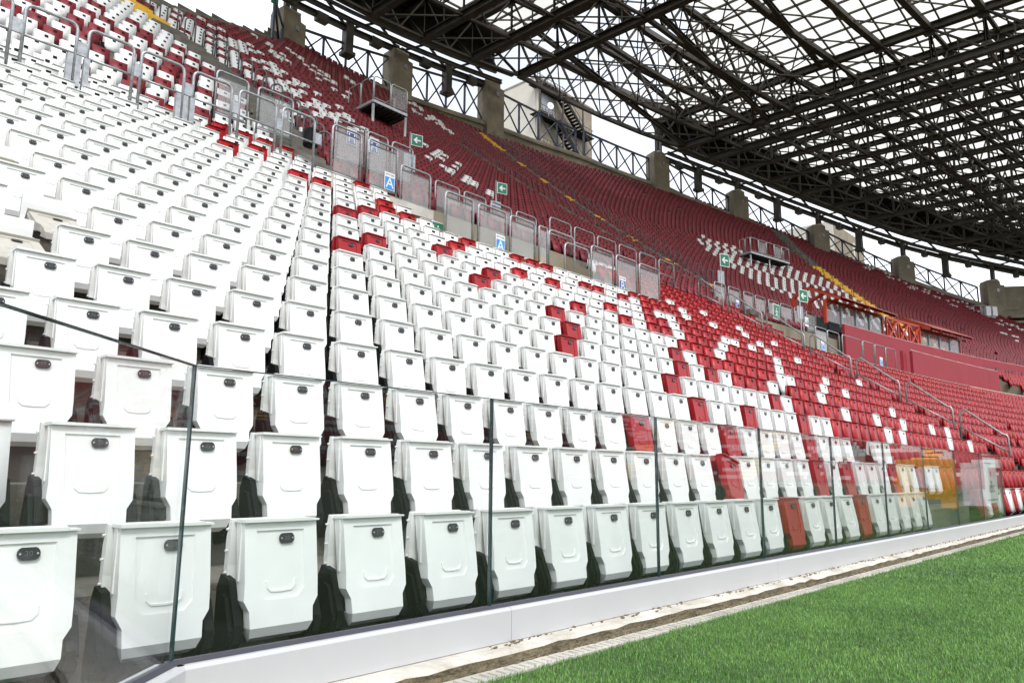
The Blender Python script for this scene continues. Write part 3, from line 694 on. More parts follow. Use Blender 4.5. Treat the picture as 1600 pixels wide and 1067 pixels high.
# upper aisles: steps, yellow nosings, hoops
an=['aisle between the white and maroon seats','aisle with long rails under the sky gap','dark aisle in the middle of the maroon seats','aisle right of the striped seats','far aisle near the concrete end wall']
for ai,(a,b,f) in enumerate(AISLES):
    t=thing('aisle_steps','flight of steps with yellow edges, %s'%an[ai],'stairs',(f(a),pos(a,f(a))[0],0))
    o=Vector((f(a),pos(a,f(a))[0],0))
    for n in range(a,b+1):
        X=f(n); 
        if n>nmax(X): continue
        Y,Z=pos(n,X); Z-=.6; h=heading(n,X); c,s=math.cos(h),math.sin(h)
        mb=MB()
        for k in (0,1):
            y0=Y-.60+k*.38; z0=Z+.0+k*.26
            P=[]
            for zz in (z0-.02,z0+.22 if k else z0+.20):
                wq=.22 if ai==1 else (.26 if ai==2 else .55)
                for (u,v) in ((-wq,0),(wq,0),(wq,.30),(-wq,.30)):
                    P.append((X+c*u-s*v-o.x, y0+s*u+c*v-o.y, zz+ (0 if zz<z0 else 0)))
            mb.quadmesh(P,[(0,3,2,1),(4,5,6,7),(0,1,5,4),(1,2,6,5),(2,3,7,6),(3,0,4,7)])
        yel = (ai==0 and n>=35) or (ai==3 and n<44) or (ai==2 and (n%4==0 or n>52)) 
        link('step',mb.data('step',[M['yellow' if yel else 'conc']]),t)
    k=0
    for n in range(a+1,b,1 if ai in (0,2) else 2):
        X=f(n)
        if n>nmax(X): continue
        Y,Z=pos(n,X); Z-=.6; k+=1
        hx=.60
        if ai in (0,2) :
            dx=.34; mb=MB(); pts=[(0,0,0),(0,0,.85),(.03,0,.95),(.11,0,1.0),(dx-.11,0,1.0),(dx-.03,0,.95),(dx,0,.85),(dx,0,0)]
            q=thing('aisle_hoop','dark hoop rail at row %s, %s'%(ordn(n),an[ai]),'handrail',(X+hx-.1,Y-.3,Z),heading(n,X)-.6,'hoops along the upper aisles')
            mb.tube(pts,.026,6); link('hoop',mb.data('hoop',[M['darkrail']],True),q)
        else:
            Y2,Z2=pos(n+1.7,f(n+1.7)); q=thing('aisle_rail','sloping rail at row %s, %s'%(ordn(n),an[ai]),'handrail',(X,Y,Z),0,'long rails along the upper aisles')
            dx,dy,dz=f(n+1.7)-X,Y2-Y,Z2-.6-Z
            mb=MB(); mb.tube([(0,0,0),(0,0,.95),(dx*.06,dy*.06,1.03),(dx*.94,dy*.94,dz+1.03),(dx,dy,dz+.95),(dx,dy,dz)],.026,6); link('hoop',mb.data('hoop',[M['darkrail']],True),q)

# ---------------------------------------------------------------- exit sign posts
def arrow_mesh(s):
    mb=MB(); P=[(-.5,0),(-.08,.42),(.08,.30),(-.14,.09),(.5,.09),(.5,-.09),(-.14,-.09),(.08,-.30),(-.08,-.42)]
    P=[(x*s,z*s) for x,z in P]; mb.prism(P,1,-.002,.002); me=mb.data('arrow',[M['signwhite']]); fix_normals(me); return me
for i,(x,y,zb_,zt,lb) in enumerate([(15.0,18.07,9.3,E0+10.67,'leftmost, under the camera platform'),(18.3,17.35,8.3,E0+9.81,'above the lower sign A'),(30.5,15.18,6.8,E0+9.46,'left of the striped seats'),(34.2,13.2,5.8,E0+8.2,'in front of the striped seats')]):
    t=thing('exit_sign_post','green arrow sign on a grey post, %s'%lb,'exit sign',(x,y,zb_),-.30,'green arrow sign posts')
    h=zt-zb_; mb=MB(); mb.tube([(-.22,0,0),(-.22,0,h+.25)],.03,8); link('post',mb.data('post',[M['galv']],True),t)
    s=.20 if i<2 else .29
    mb=MB(); mb.box(-s,s,-.045,-.03,h-s,h+s); bd=link('sign_board',mb.data('sign_board',[M['signwhite']]),t)
    mb=MB(); mb.box(-s*.9,s*.9,-.049,-.046,h-s*.9,h+s*.9); link('sign_field',mb.data('sign_field',[M['green']]),bd)
    link('arrow',arrow_mesh(s*1.25),bd,(0,-.052,h))
    mb=MB(); mb.box(-.42,-.02,.0,.03,h-1.1,h-.5); link('back_plate',mb.data('back_plate',[M['galv']]),t)
for i,(x,y,z,lb) in enumerate([(10.02,11.32,E0+4.95,'between the low window and the fence'),(30.1,12.75,E0+6.72,'on the concrete beam of the second walkway')]):
    t=thing('exit_plate','small green running figure exit plate %s'%lb,'exit sign',(x,y,z))
    w=.16 if i==0 else .32
    mb=MB(); mb.box(-w,w,-.02,0,-w,w); link('sign_board',mb.data('sign_board',[M['signwhite']]),t)
    mb=MB(); mb.box(-w*.9,w*.9,-.024,-.021,-w*.9,w*.9); link('sign_field',mb.data('sign_field',[M['green']]),t)
    mb=MB(); k=w/.32
    for p,q in (((0,.05),(.02,-.08)),((.02,-.08),(.12,-.2)),((.02,-.08),(-.1,-.18)),((0,.04),(.12,.0)),((0,.04),(-.12,-.02))): mb.beam((p[0]*k,-.027,p[1]*k),(q[0]*k,-.027,q[1]*k),.006,.045*k)
    mb.tube([(0,-.025,.12*k),(0,-.03,.12*k)],.04*k,8); link('figure',mb.data('figure',[M['signwhite']]),t)
t=thing('number_plate_post','small black and white number 16 plate on a rail of the second walkway','sign',(31.9,12.2,E0+6.5))
mb=MB(); mb.box(-.18,.18,-.01,.01,-.2,.2); link('sign_board',mb.data('sign_board',[M['signwhite']]),t); link('number',text_mesh('16',.34,M['ink']),t,(0,-.013,0))

# ---------------------------------------------------------------- red walls and press shelters
def wall_along(name,label,x0,x1,off,zb_,zt,th,m,cat='wall',k=8,cap=True):
    """straight panel pieces following the row curve, each a part"""
    t=thing(name,label,cat,(x0,off-d1(x0),zb_)); o=Vector((x0,off-d1(x0),zb_))
    for i in range(k):
        a=x0+(x1-x0)*i/k; b=x0+(x1-x0)*(i+1)/k
        A=Vector((a,off-d1(a),0))-Vector((o.x,o.y,0)); B=Vector((b,off-d1(b),0))-Vector((o.x,o.y,0)); d=(B-A).normalized()
        mb=MB(); mb.beam(A+d*.004+Vector((0,0,(zt-zb_)/2)),B-d*.004+Vector((0,0,(zt-zb_)/2)),th,zt-zb_)
        link('wall_panel',mb.data('wall_panel',[M[m]]),t)
        if cap:
            mb=MB(); mb.tube([A+Vector((0,0,zt-zb_+.05)),B+Vector((0,0,zt-zb_+.05))],.03,6); link('cap_rail',mb.data('cap_rail',[M['pinkrail']],True),t)
    return t
M['pinkrail']=mat('pale_pink_rail',(.55,.30,.30),.4,var=.1)
wall_along('front_red_wall','long red painted parapet standing on the lower red seats, nearer one',39.6,50.8,11.3,E0+4.75,E0+6.0,.14,'wallred',k=8)
t=thing('red_wall_end','short dark red end face closing the front parapet','wall',(38.95,11.3-d1(38.9)+.1,E0+4.75))
mb=MB(); mb.box(0,.5,0,.14,0,1.2); link('wall_panel',mb.data('wall_panel',[M['wallred']]),t)
wall_along('middle_red_wall','long red parapet below the orange shelter, running behind the arched gate',39.2,56.5,14.2,E0+4.0,E0+7.62,.16,'wallred',k=10)
wall_along('rear_red_wall','red parapet wall at the right edge beyond the second shelter',56.8,72,15.6,E0+6.2,E0+8.1,.16,'wallred',k=9)
def shelter(label,x0,x1,off,zb_,h,frosted=False):
    A=Vector((x0,off-d1(x0),zb_)); B=Vector((x1,off-d1(x1),zb_)); rz=math.atan2(B.y-A.y,B.x-A.x); L=(B-A).length
    t=thing('press_shelter',label,'shelter',A,rz)
    k=4
    for i in range(k+1):
        x=L*i/k; mb=MB(); mb.box(x-.07,x+.07,-.07,.07,0,h); link('post',mb.data('post',[M['orange'] if i in (0,k) else M['galv']]),t)
        mb=MB(); mb.beam((x,-.8,h-.06),(x,.8,h+.74),.14,.14); mb.beam((x,.8,h+.74),(x,1.7,h+.4),.14,.14); mb.box(x-.08,x+.08,1.6,1.74,0,h+.4); link('rafter',mb.data('rafter',[M['orange']]),t)
    for i in range(k):
        a=L*i/k; b=L*(i+1)/k
        mb=MB(); mb.box(a+.08,b-.08,-.02,.0,.12,h-.08); link('pane',mb.data('pane',[M['clear'] if not frosted else M['pane']]),t)
        mb=MB(); mb.quadmesh([(a+.01,-.9,h-.03),(b-.01,-.9,h-.03),(b-.01,.85,h+.85),(a+.01,.85,h+.85),(a+.01,-.9,h+.01),(b-.01,-.9,h+.01),(b-.01,.85,h+.89),(a+.01,.85,h+.89)],[(0,1,2,3),(4,7,6,5),(0,4,5,1),(2,6,7,3)]); link('roof_panel',mb.data('roof_panel',[M['awning']]),t)
        mb=MB(); mb.box(a+.1,b-.1,.7,1.15,0,.5); link('desk',mb.data('desk',[M['darkrail']]),t)
    mb=MB(); mb.beam((0,-.07,h),(L,-.07,h),.12,.14); link('eave_beam',mb.data('eave_beam',[M['orange']]),t)
    return t
M['awning']=mat('salmon_awning',(.34,.085,.06),.5,var=.1,scale=1.5)
shelter('press shelter with an orange gable and salmon awning on the middle red wall',38.3,44.7,14.6,E0+7.62,1.2)
shelter('second press shelter farther right with frosted side panes and salmon awning',49.5,55.2,14.8,E0+7.3,1.5,True)
t=thing('orange_frame','orange braced steel frame between the two press shelters','frame',(45.0,14.5-d1(45.0),E0+7.5),math.atan2(-(d1(49.2)-d1(45.0)),4.2))
for i in range(3):
    a=i*1.4; b=a+1.4
    for p,q in (((a,0,0),(a,0,1.35)),((a,0,0),(b,0,1.35)),((a,0,1.35),(b,0,0)),((a,0,1.35),(b,0,1.35)),((a,0,0),(b,0,0))):
        mb=MB(); mb.beam(p,q,.09,.09); link('brace',mb.data('brace',[M['orange']]),t)
mb=MB(); mb.beam((4.2,0,0),(4.2,0,1.35),.09,.09); link('brace',mb.data('brace',[M['orange']]),t)
mb=MB(); mb.box(2.6,3.7,-.1,-.07,-.35,.0); link('white_board',mb.data('white_board',[M['signwhite']]),t)

# ---------------------------------------------------------------- camera platforms
def platform(label,x,y,z,w,dp,rz,legs,rail=1.15,mats='galv'):
    t=thing('camera_platform',label,'platform',(x,y,z),rz)
    mb=MB(); mb.box(0,w,0,dp,-.09,0)
    for i in range(int(w/.25)+1): mb.box(i*.25,i*.25+.04,.05,dp-.05,-.17,-.092)
    link('deck',mb.data('deck',[M['darkrail']]),t)
    for e_ in ((0,0,w,0),(0,0,0,dp),(w,0,w,dp),(0,dp,w,dp)):
        mb=MB(); mb.beam((e_[0],e_[1],-.045),(e_[2],e_[3],-.045),.06,.13); link('edge_beam',mb.data('edge_beam',[M['galv2']]),t)
    for (lx,ly,lh) in legs:
        mb=MB(); mb.tube([(lx,ly,-.18),(lx,ly,-lh)],.07,10); link('leg',mb.data('leg',[M['galv2']],True),t)
    k=max(2,int(round(w/.95)))
    for i in range(k):
        a=w*i/k+.03; b=w*(i+1)/k-.03
        mb=MB(); mb.tube(hoop_pts(b-a,rail,.12),.028,7); link('rail_hoop',mb.data('rail_hoop',[M['galv2']],True),t,(a,0,0))
        mb=MB(); mb.tube([(0,0,.12),(b-a,0,.12)],.02,6); link('rail_bar',mb.data('rail_bar',[M['galv2']],True),t,(a,0,0))
        if i%2==1: 
            mb=MB(); mb.box(.06,b-a-.06,-.005,.005,.16,rail-.14); link('rail_pane',mb.data('rail_pane',[M['pane']]),t,(a,0,0))
    k=max(2,int(round(dp/1.0)))
    for sx in (0,w):
        for i in range(k):
            a=dp*i/k+.03; b=dp*(i+1)/k-.03
            mb=MB(); mb.tube([(0,p[0],p[2]) for p in hoop_pts(b-a,rail,.12)],.028,7); link('rail_hoop',mb.data('rail_hoop',[M['galv2']],True),t,(sx,a,0))
    return t
M['galv2']=mat('bright_galvanised',(.42,.44,.45),.4,.5,col2=(.6,.61,.62),scale=10)
q1=platform('square camera platform on pale legs above the maroon seats with clear side panes',19.6,26.8,E0+16.95,2.0,2.0,0,[(.05,.05,2.0),(1.95,.05,2.2),(1.95,1.9,1.2),(.05,1.9,1.2)],1.2)
q2=platform('long camera platform with a row of hoops above the striped seats',53.5,24.4,E0+16.9,5.1,1.0,math.atan2(-.93,5.0),[(.1,.1,1.6),(2.5,.1,1.8),(5.0,.1,2.2)],1.15)
q3=platform('far small camera platform near the concrete end wall carrying white boxes',90.6,17.0,E0+16.8,2.4,1.2,math.atan2(-1.44,1.64),[(.1,.1,2.0),(2.3,.1,2.2)],1.15)
for i in range(2):
    t=tag(link('equipment_box',(lambda mb:mb.data('equipment_box',[M['signwhite']]))(MB().box(0,.55,0,.4,0,1.0).box(.02,.53,-.02,-.001,.06,.94)),None,(91.3+.5*i,16.0-.5*i,E0+16.82),-.7),'%s of two tall white boxes standing on the far camera platform'%('left one','right one')[i],'box')
# equipment bag hanging on a white-seat barrier
t=tag(link('black_bag',(lambda mb:mb.data('black_bag',[M['black']],True))(MB().tube([(0,0,-.20),(0,0,-.16),(0,0,-.05),(0,0,.08),(0,0,.16)],.16,10)),None,(8.35,13.6,E0+7.1)),'round black bag hanging beside the rightmost hoop barrier','bag')

# ---------------------------------------------------------------- rim of the bowl: pillars, parapet, braced wind fence
def Yrim(X): 
    u=X-33.9
    return -39.6+math.sqrt(max(0,84**2-u*u)) if abs(u)<83.9 else -39.6
PIL=[(24.7,44.0,28.4,31.1),(34.7,44.5,29.3,32.7),(44.6,43.8,30.0,34.0),(54.4,41.9,29.9,33.2),(64.0,38.8,28.9,32.3),(73.1,34.7,27.0,29.8),(81.6,29.5,24.4,27.0),(89.5,23.3,21.7,24.0),(96.5,16.2,18.5,21.5)]
pw=['first','second','third',None,'fourth','fifth','sixth','seventh','eighth']
def tang(X): 
    u=X-33.9; return math.atan2(-u/math.sqrt(84**2-u*u),1)
for i,(x,y,zb_,zt) in enumerate(PIL):
    if i==3: continue
    t=thing('concrete_pillar','tan concrete pillar with chipped top on the rim, %s from the left'%pw[i],'pillar',(x,y,E0+zb_-2),tang(x),'concrete pillars carrying the roof posts')
    w=.95; h=zt-zb_+2
    mb=MB(); mb.prism([(-w,0),(w,0),(w,h-.55),(w*.55,h-.50),(w*.5,h-.1),(w*.1,h),(-w,h)],1,-.8,.5); me=mb.data('shaft',[M['conc_tan']]); fix_normals(me); link('shaft',me,t)
    mb=MB(); mb.box(-w-.05,-w+.25,-.9,.55,0,h-.2); link('corner_post',mb.data('corner_post',[M['conc_tan']]),t)
    mb=MB(); mb.box(.05,.35,-.86,-.805,h-1.3,h-.95); link('lamp_box',mb.data('lamp_box',[M['galv']]),t)
def rim_wall():
    mb=MB(); xs=[24.7+i*1.6 for i in range(47)]; prev=None
    def zb(X):
        return np.interp(X,[p[0] for p in PIL],[p[2] for p in PIL])
    for X in xs:
        a=tang(X); nx,ny=math.sin(-a),math.cos(a); y=Yrim(X); z1=E0+zb(X)+.25; z0=z1-3.6
        cur=[(X-nx*.35,y-ny*.35,z0),(X-nx*.35,y-ny*.35,z1-.5),(X-nx*.5,y-ny*.5,z1-.5),(X-nx*.5,y-ny*.5,z1-.28),(X-nx*.3,y-ny*.3,z1),(X+nx*.3,y+ny*.3,z1),(X+nx*.3,y+ny*.3,z0-6)]
        if prev: mb.quadmesh(prev+cur,[(k,k+1,k+8,k+7) for k in range(6)])
        prev=cur
    return mb.data('parapet',[M['conc_tan']])
t=tag(link('parapet_wall',rim_wall()),'curved tan concrete parapet closing the top of the stand','wall')
# left part of the rim, lower
mb=MB(); prev=None
for X in [0,4,8,10,12,14,16,18,20,22,24.2]:
    y,z=pos(nmax(X)+.9,X); z-=.6
    cur=[(X,y,z-1),(X,y,z+.55),(X,y+.3,z+.55),(X,y+.3,z-8)]
    if prev: mb.quadmesh(prev+cur,[(0,1,5,4),(1,2,6,5),(2,3,7,6)])
    prev=cur
tag(link('parapet_wall',mb.data('parapet',[M['conc_tan']])),'lower concrete parapet behind the white seats at the top left corner','wall')
def wind_fence(x0,x1,za,zb1,zc,zd,k,label):
    """braced frame: bottom z za->zb1, top zc->zd"""
    P=[]; 
    for i in range(k+1):
        X=x0+(x1-x0)*i/k; f=i/k; P.append(Vector((X,Yrim(X),0)))
    t=thing('wind_fence',label,'fence',P[0]+Vector((0,0,E0+za)),0,'braced steel fences along the rim')
    o=P[0]+Vector((0,0,E0+za))
    lo=[P[i]+Vector((0,0,E0+za+(zb1-za)*i/k))-o for i in range(k+1)]; hi=[P[i]+Vector((0,0,E0+zc+(zd-zc)*i/k))-o for i in range(k+1)]
    for i in range(k+1):
        mb=MB(); mb.beam(lo[i],hi[i],.14,.14); link('post',mb.data('post',[M['navy']]),t)
    for i in range(k):
        for p,q,n_,w in ((lo[i],hi[i+1],'brace',.10),(hi[i],lo[i+1],'brace',.10),(hi[i],hi[i+1],'top_rail',.15),(lo[i],lo[i+1],'bottom_rail',.12)):
            mb=MB(); mb.beam(p,q,w,w); link(n_,mb.data(n_,[M['navy']]),t)
    return t
for i,(a,b) in enumerate(zip(PIL,PIL[1:])):
    wind_fence(a[0]+1.0,b[0]-(.9 if i!=2 else 0) if i!=3 else b[0]-.9,a[2]+.3,b[2]+.3,a[3]-.45,b[3]-.55,4,'wind fence of steel crosses on the rim, %s bay from the left'%ORD[i+1])
t=thing('rim_frame','braced frame at the left end of the rim beside the first concrete pillar','fence',(20.2,37.6,E0+24.7))
for p,q in (((0,0,0),(0,0,2.6)),((0,0,2.5),(3.6,5.4,4.8)),((0,0,2.5),(3.6,5.4,2.2)),((1.4,2,.8),(3.6,5.4,4.6)),((3.6,5.4,1.5),(3.6,5.4,4.9))):
    mb=MB(); mb.beam(p,q,.13,.13); link('brace',mb.data('brace',[M['navy']]),t)
mb=MB(); mb.box(-.25,.2,-.06,0,2.2,2.75); link('sign_field',mb.data('sign_field',[M['green']]),t)

# ---------------------------------------------------------------- roof
HX=[-10,24,35,45.1,64,73,81.6,89.5,96.5,104,112]; HZ=[32.2,32.2,33.2,34.0,32.4,30.9,28.4,25.6,23.4,20.8,18]
def Hl(X): return E0+float(np.interp(X,HX,HZ))
DEP=3.45
roof=thing('stadium_roof','dark steel lattice roof with white translucent sheets over the whole stand','roof',(45,40,E0+34))
RO=Vector((45,40,E0+34))
def rl(name,mb,m,parent=None,smooth=False):
    me=mb.data(name,[M[m]] if isinstance(m,str) else m,smooth)
    o=link(name,me,parent or roof)
    if parent is None: o.location=-RO
    return o
YIN=-2.0
NY=10
def ystat(X,y0):
    return [y0+(YIN-y0)*k/NY for k in range(NY+1)]
TRX=[0,5,10,15,20,25,30,35,40,45.1,64]+[64+3.35*i for i in range(1,15)]
def truss(X,big):
    zl=Hl(X); zu=zl+DEP; yr=max(Yrim(X),YIN+6); yl=yr-2.8
    w=.55 if big else .40
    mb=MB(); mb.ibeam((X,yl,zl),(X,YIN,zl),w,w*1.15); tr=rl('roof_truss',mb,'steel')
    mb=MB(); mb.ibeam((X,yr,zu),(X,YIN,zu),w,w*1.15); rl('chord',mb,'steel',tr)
    ys=[yl+(YIN-yl)*k/NY for k in range(NY+1)]
    web=MB()
    for k in range(NY+1):
        y=ys[k]
        def put(p,q,wd,n_):
            if big:
                mb=MB(); mb.ibeam(p,q,wd,wd) if wd>.15 else mb.beam(p,q,wd,wd); rl(n_,mb,'steel',tr)
            else: web.beam(p,q,wd*.8,wd*.8)
        put((X,y,zl+.1),(X,y,zu-.1),.24,'vertical')
        if k<NY:
            y2=ys[k+1]; ym=(y+y2)/2
            for s in (-.16,.16):
                put((X+s,y2,zl+.1),(X+s,y+(y2-y)*.03,zu-.15),.10,'diagonal')
            put((X,ym,zl+.1),(X,ym,(zl+zu)/2),.09,'diagonal')
        if big and k not in (0,NY):
            for zz,s in ((zl,1),(zu,-1)):
                mb=MB(); mb.prism([(y-.75,zz),(y+.75,zz),(y+.3,zz+s*.75),(y-.3,zz+s*.75)],0,X-.02,X+.02); rl('gusset',mb,'steel',tr)
    if not big:
        o=rl('web',web,'steel',tr); o['kind']='stuff'
    mb=MB(); mb.ibeam((X,yr,zu),(X,yl,zl),.3,.3); rl('end_raker',mb,'steel',tr)
for X in TRX: truss(X, 24<X<70)
# long trusses and bracing between the main ones
def bay(a,b):
    mb=MB()
    gap=(a>45 and b<64.1)
    xs=[a+(b-a)*i/4 for i in range(5)] if gap else [a,b]
    n_=NY
    if gap: segs=list(zip(xs,xs[1:]))
    else: segs=[(a,b)]
    for (p,q) in segs:
        yp=[max(Yrim(p),4)-2.8+(YIN-max(Yrim(p),4)+2.8)*k/n_ for k in range(n_+1)]; yq_=[max(Yrim(q),4)-2.8+(YIN-max(Yrim(q),4)+2.8)*k/n_ for k in range(n_+1)]
        zp,zq_=Hl(p),Hl(q)
        for k in range(n_+1):
            A=Vector((p,yp[k],zp)); B=Vector((q,yq_[k],zq_)); U=Vector((0,0,DEP))
            w=.32 if gap else .19
            m=(A+B)/2
            if not(gap and yp[k]<24): mb.beam(A,B,w,w)
            mb.beam(A+U,B+U,w*1.5,w*1.5)
            low=not(gap and yp[k]<24)
            gw=.17 if gap else .11
            if low: mb.beam(A+U,m,gw,gw); mb.beam(B+U,m,gw,gw)
            if low and gap: mb.beam(A,m+U*.98,.12,.12); mb.beam(B,m+U*.98,.12,.12)
            if gap and low: mb.beam(m,m+U,.07,.07)
            if k<n_:
                A2=Vector((p,yp[k+1],zp)); B2=Vector((q,yq_[k+1],zq_))
                if low and (gap or k%2==0): mb.beam(A,B2,.10,.10)
                if low and gap: mb.beam(A2,B,.10,.10); mb.beam(A2+U,B+U,.10,.10); mb.beam(A,(A2+B2)/2+U*.95,.08,.08)
                mb.beam(A+U,B2+U,.10,.10)
                if low and k%2: mb.beam(A+U,(A2+B2)/2,.08,.08); mb.beam(B+U,(A2+B2)/2,.08,.08)
    o=rl('bracing',mb,'steel'); o['kind']='stuff'
for a,b in zip(TRX,TRX[1:]): bay(a,b)
for k,(y0,zz) in enumerate(((38.9,DEP),(35.6,0),(35.6,DEP),(31.5,DEP),(27,0),(22,DEP))):
    mb=MB(); mb.ibeam((45.1,y0-(.0 if k else 0),Hl(45.1)+zz),(64,y0-.1,Hl(64)+zz),.34,.40); o=rl('edge_girder' if k==0 else 'long_girder',mb,'steel')
# purlins and rafters under the sheets, then the sheets
def zsh(X): return Hl(X)+DEP+.30
def sky_hole(X,Y):        # unclad corner between the two roofs
    if 45.1<X<64:
        return Y > 22+ (X-45.1)*(38.8-22)/(64-45.1)*1.02
    return False
mbp=MB(); PN=[]; allp=MB(); dk=MB()
XS=[]
for a,b in zip(TRX,TRX[1:]):
    k=2 if b-a<4 else (3 if b-a<6 else 11)
    XS+= [a+(b-a)*i/k for i in range(k)]
XS.append(TRX[-1]); DY=2.05
for a,b in zip(XS,XS[1:]):
    xm=(a+b)/2; yr=max(Yrim(xm),4)
    mbp.beam((a,min(yr,Yrim(a)) if not sky_hole(a,Yrim(a)-1) else 22+(a-45.1)*.9,zsh(a)-.08),(a,YIN,zsh(a)-.08),.13,.16)
    y=YIN; 
    while y<yr:
        y2=min(y+DY,yr); ym=(y+y2)/2
        if not sky_hole(xm,ym):
            mbp.beam((a,y,zsh(a)-.1),(b,y,zsh(b)-.1),.11,.16)
            solid = (yr-ym<5.2 and not 45.1<xm<64)
            PN.append((xm,ym,a,b,y,y2))
        y+=DY
o=rl('purlins',mbp,'steel'); o['kind']='stuff'

for a,b in zip(XS,XS[1:]):
    if 45<(a+b)/2<64 or Yrim(b)<8: continue
    dk.quadmesh([(a,Yrim(a)-2.6,zsh(a)-.22),(b,Yrim(b)-2.6,zsh(b)-.22),(b,Yrim(b)+.2,zsh(b)-.22),(a,Yrim(a)+.2,zsh(a)-.22)],[(0,1,2,3)])
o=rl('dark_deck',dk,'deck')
def psize(p):
    q=project((p[0],p[1],zsh(p[0])))
    if not q or not(-100<q[0]<1700 and -150<q[1]<1100): return 0
    return 1/q[2]
PN.sort(key=psize,reverse=True); shared=None
for i,(xm,ym,a,b,y,y2) in enumerate(PN):
    if i<290 :
        mb=MB(); g=.03; za,zb2=zsh(a)-zsh(a),zsh(b)-zsh(a)
        mb.quadmesh([(g,g,0),(b-a-g,g,zb2),(b-a-g,y2-y-g,zb2),(g,y2-y-g,0)],[(0,1,2,3)])
        key=(round(b-a,3),round(y2-y,3),round(zb2,4)); 
        if shared is None: shared={}
        if key not in shared: shared[key]=mb.data('roof_sheet',[M['sheet']])
        o=link('roof_sheet',shared[key],roof,Vector((a,y,zsh(a)))-RO)
    else:
        g=.03; allp.quadmesh([(a+g,y+g,zsh(a)),(b-g,y+g,zsh(b)),(b-g,y2-g,zsh(b)),(a+g,y2-g,zsh(a))],[(0,1,2,3)])
o=rl('roof_sheets',allp,'sheet'); o['kind']='stuff'
# eave beam chain, posts on the pillars and hanging columns
mb=MB(); EX=[4,8,12,16,20,24.7,29.7,34.7,39.6,44.6]; 
def eave(EXs,name='eave_beam'):
    for a,b in zip(EXs,EXs[1:]):
        for off,zz,w in ((.2,0,.32),(.6,1.2,.22),(1.3,-.0,.25),(2.6,.2,.3)):
            mb=MB(); A=Vector((a,Yrim(a)-off,Hl(a)+zz-.2)); B=Vector((b,Yrim(b)-off,Hl(b)+zz-.2)); mb.ibeam(A,B,w,w*1.3) if zz==0 else mb.beam(A,B,w,w); rl(name,mb,'steel')
        mb=MB(); a2=(a+b)/2; mb.beam((a,Yrim(a)-.2,Hl(a)-.2),(b,Yrim(b)-.8,Hl(b)+2.6),.16,.16); mb.beam((b,Yrim(b)-.2,Hl(b)-.2),(a,Yrim(a)-.8,Hl(a)+2.6),.16,.16); rl('brace',mb,'steel')
        mb=MB(); A=Vector((a,Yrim(a)-.4,Hl(a)+1.4)); B=Vector((b,Yrim(b)-.4,Hl(b)+1.4)); mb.quadmesh([A,B,B+Vector((0,0,2.2)),A+Vector((0,0,2.2))],[(0,1,2,3)]); rl('fascia_sheet',mb,'deck')
        mb=MB(); mb.box(a2-.45,a2+.45,Yrim(a2)-.6,Yrim(a2)-.1,Hl(a2)-.75,Hl(a2)-.1); rl('light_box',mb,'steel')
eave(EX); eave([64,68.6,73.1,77.4,81.6,85.6,89.5,93.1,96.5,100,103.5,107])
for X in (29.7,39.6,49.5,68.6,77.4,85.6,93.1):
    if 45.1<X<64: continue
    mb=MB(); mb.box(X-.32,X+.32,Yrim(X)-.5,Yrim(X)+.1,Hl(X)-2.1,Hl(X)+.2); mb.box(X-.45,X+.45,Yrim(X)-.65,Yrim(X)+.2,Hl(X)-2.4,Hl(X)-2.12); rl('hanging_column',mb,'steel')
    
for i,(x,y,zb_,zt) in enumerate(PIL):
    if i==3: continue
    zt2=Hl(x)+(.2 if i!=4 else DEP)
    for s in (-.28,.28):
        mb=MB(); mb.box(x+s-.17,x+s+.17,y-.4,y-.06,E0+zt-.1,zt2); rl('roof_post',mb,'steel' if s<0 or i!=4 else 'galv2')
    mb=MB(); mb.box(x-.6,x+.6,y-.7,y+.2,E0+zt-.0,E0+zt+.16); rl('bearing',mb,'conc_pale')
# floodlight catwalk
t=thing('floodlight_gantry','dark catwalk with a row of round floodlights hanging under the roof','floodlights',(73,15.5,0))
pp=[(73.6+i*2.4,15.6) for i in range(9)]
for i,(x,y) in enumerate(pp[:-1]):
    z=Hl(x)-.9; z2_=Hl(x+2.4)-.9; oy=-.27*(x-73.6); oy2=oy-.27*2.4
    mb=MB(); A=Vector((x-73,1.0+oy,z)); B=Vector((x+2.4-73,1.0+oy2,z2_)); mb.beam(A,B,.4,.06); mb.beam(A+Vector((0,-.7,1)),B+Vector((0,-.7,1)),.07,.07); mb.beam(A+Vector((0,.7,1)),B+Vector((0,.7,1)),.07,.07); mb.beam(A+Vector((0,-.7,0)),A+Vector((0,-.7,1)),.06,.06); mb.beam(A+Vector((0,.3,0)),A+Vector((0,.5,2.2)),.1,.1); mb.beam(A+Vector((0,1.6,.3)),B+Vector((0,1.6,.3)),.12,.12); mb.beam(A+Vector((0,1.6,1.2)),B+Vector((0,1.6,.3)),.09,.09); mb.beam(A,A+Vector((0,1.6,.3)),.12,.12); mb.beam(A,B+Vector((0,1.6,.3)),.09,.09); link('walkway',mb.data('walkway',[M['steel']]),t)
    for s in (0,1.2):
        mb=MB(); c=Vector((x+s-73,-.3+oy,z+(z2_-z)*s/2.4+.9)); mb.tube([c,c+Vector((.0,-.10,-.03)),c+Vector((.0,-.28,-.12))],.30,12); lo=link('floodlight',mb.data('floodlight',[M['steel']],False),t)
        mb=MB(); c2=c+Vector((0,-.285,-.122)); mb.tube([c2,c2+Vector((0,-.02,-.008))],.27,12); link('lens',mb.data('lens',[M['lamp']]),lo)

